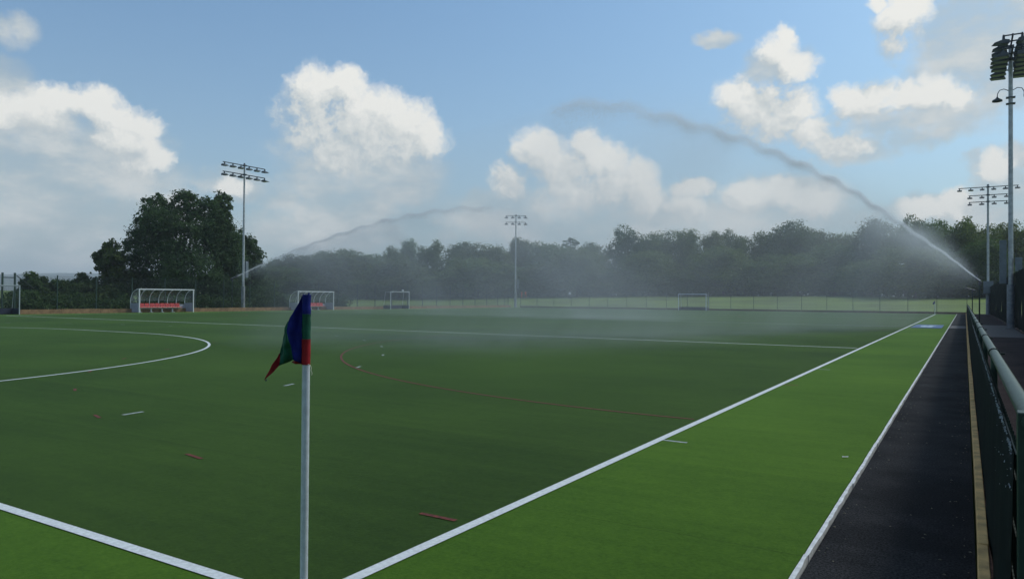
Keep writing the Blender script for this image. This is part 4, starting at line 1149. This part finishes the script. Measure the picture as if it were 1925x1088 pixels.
for i in range(len(FRONT)-1):
    a, b2 = FRONT[i], FRONT[i+1]
    for t in (0.0, 0.33, 0.66):
        x = a[0]+(b2[0]-a[0])*t+rg.normal()*1.5; y = a[1]+(b2[1]-a[1])*t+2+rg.normal()*2; z = a[2]
        r_ = rg.uniform(1.3, 2.8); cl.append((x, y, z+r_*0.55, r_*1.3, r_, r_*1.0)); r_ = rg.uniform(1.5, 3.6); cl.append((x+1, y+8, z+r_*0.9, r_*1.6, r_*1.2, r_*1.3))
for i in range(30):
    x, y, z = SKY[i][:3]; cl.append((x+rg.normal()*2, y+7, z+rg.uniform(2.5, 4.5), 6, 3.5, rg.uniform(3, 4.6)))
for i in range(14):
    cl.append((FRONT[-1][0]+4+i*3.2, FRONT[-1][1]+2*rg.random(), 4+rg.random()*2, 3.4, 3, 4.0))
o = link_mesh('undergrowth', leaf_mesh('undergrowth', cl, 60000, 0.40, 9, MT['leaf_bush'], sub=16, spread=0.26)); tag(o, 'dark scrub closing the foot of the wood beyond the far fence', 'undergrowth', kind='stuff')

def clump_tree(name, cl, n, size, m, label, cat, seed, group=None, trunks=1, tr=0.28, dep=0.9):
    """real tree at its own place: crown clumps (x, y, z, half width, half height)"""
    C = np.array(cl); cx = float(np.average(C[:, 0], weights=C[:, 3])); cy = float(np.average(C[:, 1], weights=C[:, 3])); z0 = terrain_z(cx, cy)-0.1
    root = empty(name, (cx, cy, z0)); tag(root, label, cat, group)
    rg2 = random.Random(seed); L = []
    for x, y, z, rx, rz_ in cl:
        d = rg2.uniform(-1, 1)*rx*0.9
        L.append((x-cx+_fw.x*d, y-cy+_fw.y*d, z-z0, rx*1.02, rx*dep+0.1, rz_*1.02))
    link_mesh('crown', leaf_mesh('crown', L, n, size, seed, m, sub=22, spread=0.205), root)
    zt = max(q[2] for q in L)
    b = MB()
    for k in range(trunks):
        a = rg2.uniform(0, 6.28); o_ = Vector((math.cos(a), math.sin(a), 0))*(0.5*k)
        b.tube([o_+Vector((0, 0, -0.2)), o_*1.5+Vector((0.1, 0, zt*0.3)), o_*2.2+Vector((0, 0.1, zt*0.85))], [tr, tr*0.75, tr*0.15], 8)
    for q in L:
        b.tube([(0.0, 0, max(0.4, q[2]*0.35)), (q[0]*0.6, q[1]*0.6, q[2]*0.75), (q[0], q[1], q[2]+q[5]*0.3)], [tr*0.4, tr*0.25, tr*0.06], 5)
    b.build('trunk', MT['bark'], root)
clump_tree('broadleaf_tree', [(-74.34, 44.86, 9.7, 0.7, 0.59),
 (-74.83, 44.57, 8.23, 0.82, 0.59),
 (-75.23, 44.35, 6.94, 0.94, 0.7),
 (-73.84, 45.15, 11.46, 0.82, 0.7),
 (-72.74, 45.82, 12.06, 0.7, 0.59),
 (-70.14, 47.41, 12.37, 0.7, 0.59),
 (-68.35, 48.52, 11.92, 0.7, 0.59),
 (-72.74, 45.83, 10.71, 1.76, 1.64),
 (-70.49, 47.21, 11.55, 1.64, 1.41),
 (-69.25, 47.98, 10.91, 1.52, 1.41),
 (-71.64, 46.53, 9.43, 2.34, 1.99),
 (-68.25, 48.62, 9.46, 2.11, 1.99),
 (-73.99, 45.1, 8.36, 1.76, 1.52),
 (-70.49, 47.26, 7.68, 2.93, 2.34),
 (-67.75, 48.96, 7.12, 2.58, 2.58),
 (-74.63, 44.73, 6.01, 1.52, 1.64),
 (-72.74, 45.91, 5.32, 2.93, 2.58),
 (-69.25, 48.07, 4.47, 3.52, 2.81),
 (-73.49, 45.48, 2.38, 2.7, 2.11),
 (-70.24, 47.49, 1.94, 3.52, 1.76),
 (-66.5, 49.76, 4.78, 1.52, 2.58),
 (-67.0, 49.48, 2.43, 2.11, 1.99)], 54000, 0.145, MT['leaf_dark'], 'big dark spreading broadleaf rising behind the left dugout', 'tree', 21, trunks=2)
clump_tree('broadleaf_tree', [(-68.78, 50.61, 11.95, 0.84, 1.2),
 (-68.57, 50.76, 10.39, 1.14, 1.68),
 (-68.47, 50.85, 8.47, 1.44, 1.8),
 (-68.26, 51.0, 6.37, 1.56, 1.92),
 (-68.06, 51.16, 3.66, 1.56, 2.4)], 15000, 0.19, MT['leaf_dark'], 'narrow spire shaped dark tree just left of the left floodlight mast', 'tree', 22)
clump_tree('broadleaf_tree', [(-69.67, 53.64, 7.98, 0.87, 1.12),
 (-68.82, 54.17, 7.37, 1.0, 1.24),
 (-68.4, 54.45, 5.63, 1.24, 1.49),
 (-69.46, 53.81, 5.0, 1.62, 1.87),
 (-67.65, 54.92, 4.51, 0.87, 1.12),
 (-68.93, 54.17, 2.51, 1.99, 1.87)], 11000, 0.19, MT['leaf_dark'], 'straggling dark tree behind and right of the left floodlight mast', 'tree', 23)
clump_tree('broadleaf_tree', [(-72.38, 40.24, 6.04, 0.93, 1.1),
 (-73.13, 39.79, 5.04, 1.1, 1.21),
 (-71.82, 40.6, 4.78, 1.1, 1.43),
 (-72.52, 40.19, 3.12, 1.87, 1.76),
 (-74.16, 39.19, 2.56, 1.32, 1.32),
 (-71.26, 40.98, 2.31, 1.32, 1.65),
 (-73.22, 39.78, 1.47, 2.42, 1.1)], 16000, 0.18, MT['leaf_bush'], 'smaller pointed dark tree left of the big spreading broadleaf', 'tree', 24)
clump_tree('bush', [(-74.72, 34.15, 2.46, 1.15, 1.04),
 (-75.43, 33.72, 1.78, 1.15, 0.94),
 (-73.88, 34.67, 1.95, 1.25, 0.94),
 (-74.63, 34.22, 1.16, 1.88, 0.83)], 9000, 0.17, MT['leaf_bush'], 'rounded green bush behind the fence near the left edge', 'bush', 25, tr=0.1)
clump_tree('bush', [(-74.5, 36.64, 1.98, 1.29, 0.96),
 (-73.59, 37.2, 1.61, 1.07, 0.86),
 (-74.41, 36.71, 1.07, 1.71, 0.75)], 8000, 0.17, MT['leaf_bush'], 'low bush between the left edge bush and the pointed tree', 'bush', 26, tr=0.1)
clump_tree('bush', [(-79.07, 64.36, 2.69, 1.45, 1.88),
 (-77.83, 65.13, 2.12, 1.45, 1.59),
 (-78.45, 64.76, 1.1, 2.17, 1.16)], 4000, 0.17, MT['leaf_bush'], 'misty bush under the left jet, right of the left floodlight mast', 'bush', 27, tr=0.1)

rg = np.random.default_rng(31); cl = []
for i in range(60):
    y = 22+0.72*i+rg.normal()*0.4; r_ = rg.uniform(0.7, 1.2); cl.append((-61.8-rg.random()*1.6, y, r_*0.55, r_, r_, r_*0.9))
o = link_mesh('scrub', leaf_mesh('scrub', cl, 26000, 0.13, 32, MT['leaf_bush'], sub=18, spread=0.26)); tag(o, 'low dark scrub growing along the back of the left fence', 'scrub', kind='stuff')

# ------------------------------------------------------------------ far hills
def hills():
    vs, fs = [], []; n = 90
    for i in range(n+1):
        t = i/n; az = R(-105+150*t); 
        hh = 78+10*math.sin(t*17)+7*math.sin(t*41+1)+4*math.sin(t*90+2)
        for k, (d, f_) in enumerate(((1900, -0.05), (2200, 0.45), (2500, 0.85), (2750, 1.0), (3050, 0.2))):
            r_ = d+60*math.sin(t*23+k)
            vs.append((r_*math.sin(az), r_*math.cos(az), hh*f_))
    for i in range(n):
        for k in range(4): a = i*5+k; fs.append((a, a+1, a+6, a+5))
    me = bpy.data.meshes.new('hills'); me.from_pydata(vs, [], fs); me.materials.append(MT['hill']); me.polygons.foreach_set('use_smooth', [True]*len(fs))
    tag(link_mesh('hills', me), 'low hazy ridge on the horizon at the left', 'hills', kind='structure')
hills()

# ------------------------------------------------------------------ people in the far field
def person(loc, rz, top, legs, shoes, label, stance=0.16, arm=0.1, h=1.75, group=None):
    k = h/1.75
    J = {'pel': (0, 0, .95), 'wa': (0, 0, 1.1), 'ch': (0, 0.01, 1.32), 'nk': (0, 0, 1.47), 'nk2': (0, .01, 1.53), 'hd': (0, .02, 1.62), 'ht': (0, .01, 1.72),
         'hl': (.1, 0, .9), 'kl': (.1+stance*.35, .05, .5), 'al': (.09+stance*.7, 0, .09), 'tl': (.09+stance*.7, .17, .04),
         'hr': (-.1, 0, .9), 'kr': (-.1-stance*.35, .02, .5), 'ar': (-.09-stance*.7, -.05, .09), 'tr': (-.09-stance*.7, .12, .04),
         'sl': (.19, 0, 1.40), 'el': (.25+arm*.3, .0, 1.12), 'wl': (.24+arm, .12, .9), 'sr': (-.19, 0, 1.40), 'er': (-.25-arm*.3, 0, 1.12), 'wr': (-.24-arm, .10, .9)}
    Rr = {'pel': .15, 'wa': .14, 'ch': .165, 'nk': .06, 'nk2': .06, 'hd': .098, 'ht': .075, 'hl': .095, 'kl': .065, 'al': .045, 'tl': .04, 'hr': .095, 'kr': .065, 'ar': .045, 'tr': .04, 'sl': .065, 'el': .048, 'wl': .036, 'sr': .065, 'er': .048, 'wr': .036}
    E = [('pel', 'wa'), ('wa', 'ch'), ('ch', 'nk'), ('nk', 'nk2'), ('nk2', 'hd'), ('hd', 'ht'), ('pel', 'hl'), ('hl', 'kl'), ('kl', 'al'), ('al', 'tl'), ('pel', 'hr'), ('hr', 'kr'), ('kr', 'ar'), ('ar', 'tr'), ('ch', 'sl'), ('sl', 'el'), ('el', 'wl'), ('ch', 'sr'), ('sr', 'er'), ('er', 'wr')]
    names = list(J); me = bpy.data.meshes.new('person'); me.from_pydata([tuple(c_*k for c_ in J[q]) for q in names], [(names.index(a), names.index(b_)) for a, b_ in E], [])
    o = bpy.data.objects.new('person', me); col.objects.link(o)
    sk = o.modifiers.new('skin', 'SKIN'); 
    if not me.skin_vertices: 
        bmx = bmesh.new(); bmx.from_mesh(me); bmx.verts.layers.skin.verify(); bmx.to_mesh(me); bmx.free()
    for i, q in enumerate(names):
        me.skin_vertices[0].data[i].radius = (Rr[q]*k, Rr[q]*k*0.85); me.skin_vertices[0].data[i].use_root = (q == 'pel')
    o.modifiers.new('sub', 'SUBSURF').levels = 1
    dg = bpy.context.evaluated_depsgraph_get(); ev = o.evaluated_get(dg); m2_ = bpy.data.meshes.new_from_object(ev)
    o.modifiers.clear(); o.data = m2_; m2_.name = 'person'
    m2_.materials.clear()
    for q in ('skin', top, legs, shoes): m2_.materials.append(MT[q])
    for p_ in m2_.polygons:
        z = p_.center.z/k; x = abs(p_.center.x)
        p_.material_index = 3 if z < 0.1 else (0 if z > 1.49 or (x > 0.24 and z < 0.97 and z > 0.75 and x > 0.27) else (2 if z < 0.98 else 1)); p_.use_smooth = True
    o.location = loc; o.rotation_euler = (0, 0, rz); tag(o, label, 'person', group)
    b = MB(); b.tube([(0, 0.0, 1.60*k), (0, -0.005, 1.68*k), (0, 0.0, 1.735*k), (0, 0, 1.755*k)], [.097*k, .102*k, .075*k, .02*k], 12); b.build('hair', MT['hair'], o)
PPL = {'or1': [-84.45, 143.28, 2.59], 'or2': [-83.71, 143.74, 2.59], 'wh': [-70.44, 140.17, 2.13]}
for key, rz, top, legs, lab in (('or1', 2.4, 'orange', 'orange', 'person in orange workwear on the left of the pair by the middle mast'),
                                ('or2', 3.6, 'orange', 'orange', 'person in orange workwear on the right of the pair by the middle mast'),
                                ('wh', 3.0, 'white_cloth', 'dark_cloth', 'lone person in white top and dark trousers out on the field')):
    x, y, z = PPL[key]
    person((x, y, terrain_z(x, y)-0.1), rz, top, legs, 'white_cloth' if key == 'wh' else 'dark_cloth', lab, h=1.8)

# white gull over the field
def gull(loc, s, label):
    b = MB(); b.tube([(-0.22, 0, 0), (-0.1, 0, 0.01), (0.06, 0, 0.02), (0.17, 0, 0.03), (0.24, 0, 0.02)], [0.012, 0.05, 0.065, 0.04, 0.012], 8)
    o = b.build('bird', MT['bird']); o.location = loc; o.scale = (s, s, s); o.rotation_euler = (0, 0, 2.2)
    for sg in (1, -1):
        w = MB(); w.add([(0.08, 0.03*sg, 0.03), (0.02, 0.28*sg, 0.16), (-0.06, 0.52*sg, 0.10), (-0.10, 0.30*sg, 0.10), (-0.06, 0.03*sg, 0.02), (0.08, 0.03*sg, 0.04), (0.02, 0.28*sg, 0.17), (-0.06, 0.52*sg, 0.105), (-0.10, 0.30*sg, 0.11), (-0.06, 0.03*sg, 0.03)],
              [(0, 1, 3, 4), (1, 2, 3), (5, 9, 8, 6), (6, 8, 7)]); w.build('wing', MT['bird'], o)
    tag(o, label, 'bird')
gull([-4.53, 110.26, 6.42], 0.8, 'tiny white bird flying before the dark trees left of the right rain gun')

# ------------------------------------------------------------------ air
hz = MB(); hz.box(-3400, -3400, -1.3, 3400, 3400, 112)
hm = bpy.data.materials.new('haze'); hm.use_nodes = True; hm.node_tree.nodes.clear(); _h = NT(hm.node_tree)
_o = _h.n('ShaderNodeOutputMaterial'); _p = _h.n('ShaderNodeVolumePrincipled'); _p.inputs['Color'].default_value = (0.80, 0.88, 0.95, 1)
_p.inputs['Density'].default_value = 0.0004; _h.link(_p.outputs[0], _o.inputs['Volume'])
tag(hz.build('haze', hm), 'pale even haze in the air', 'haze', kind='stuff')
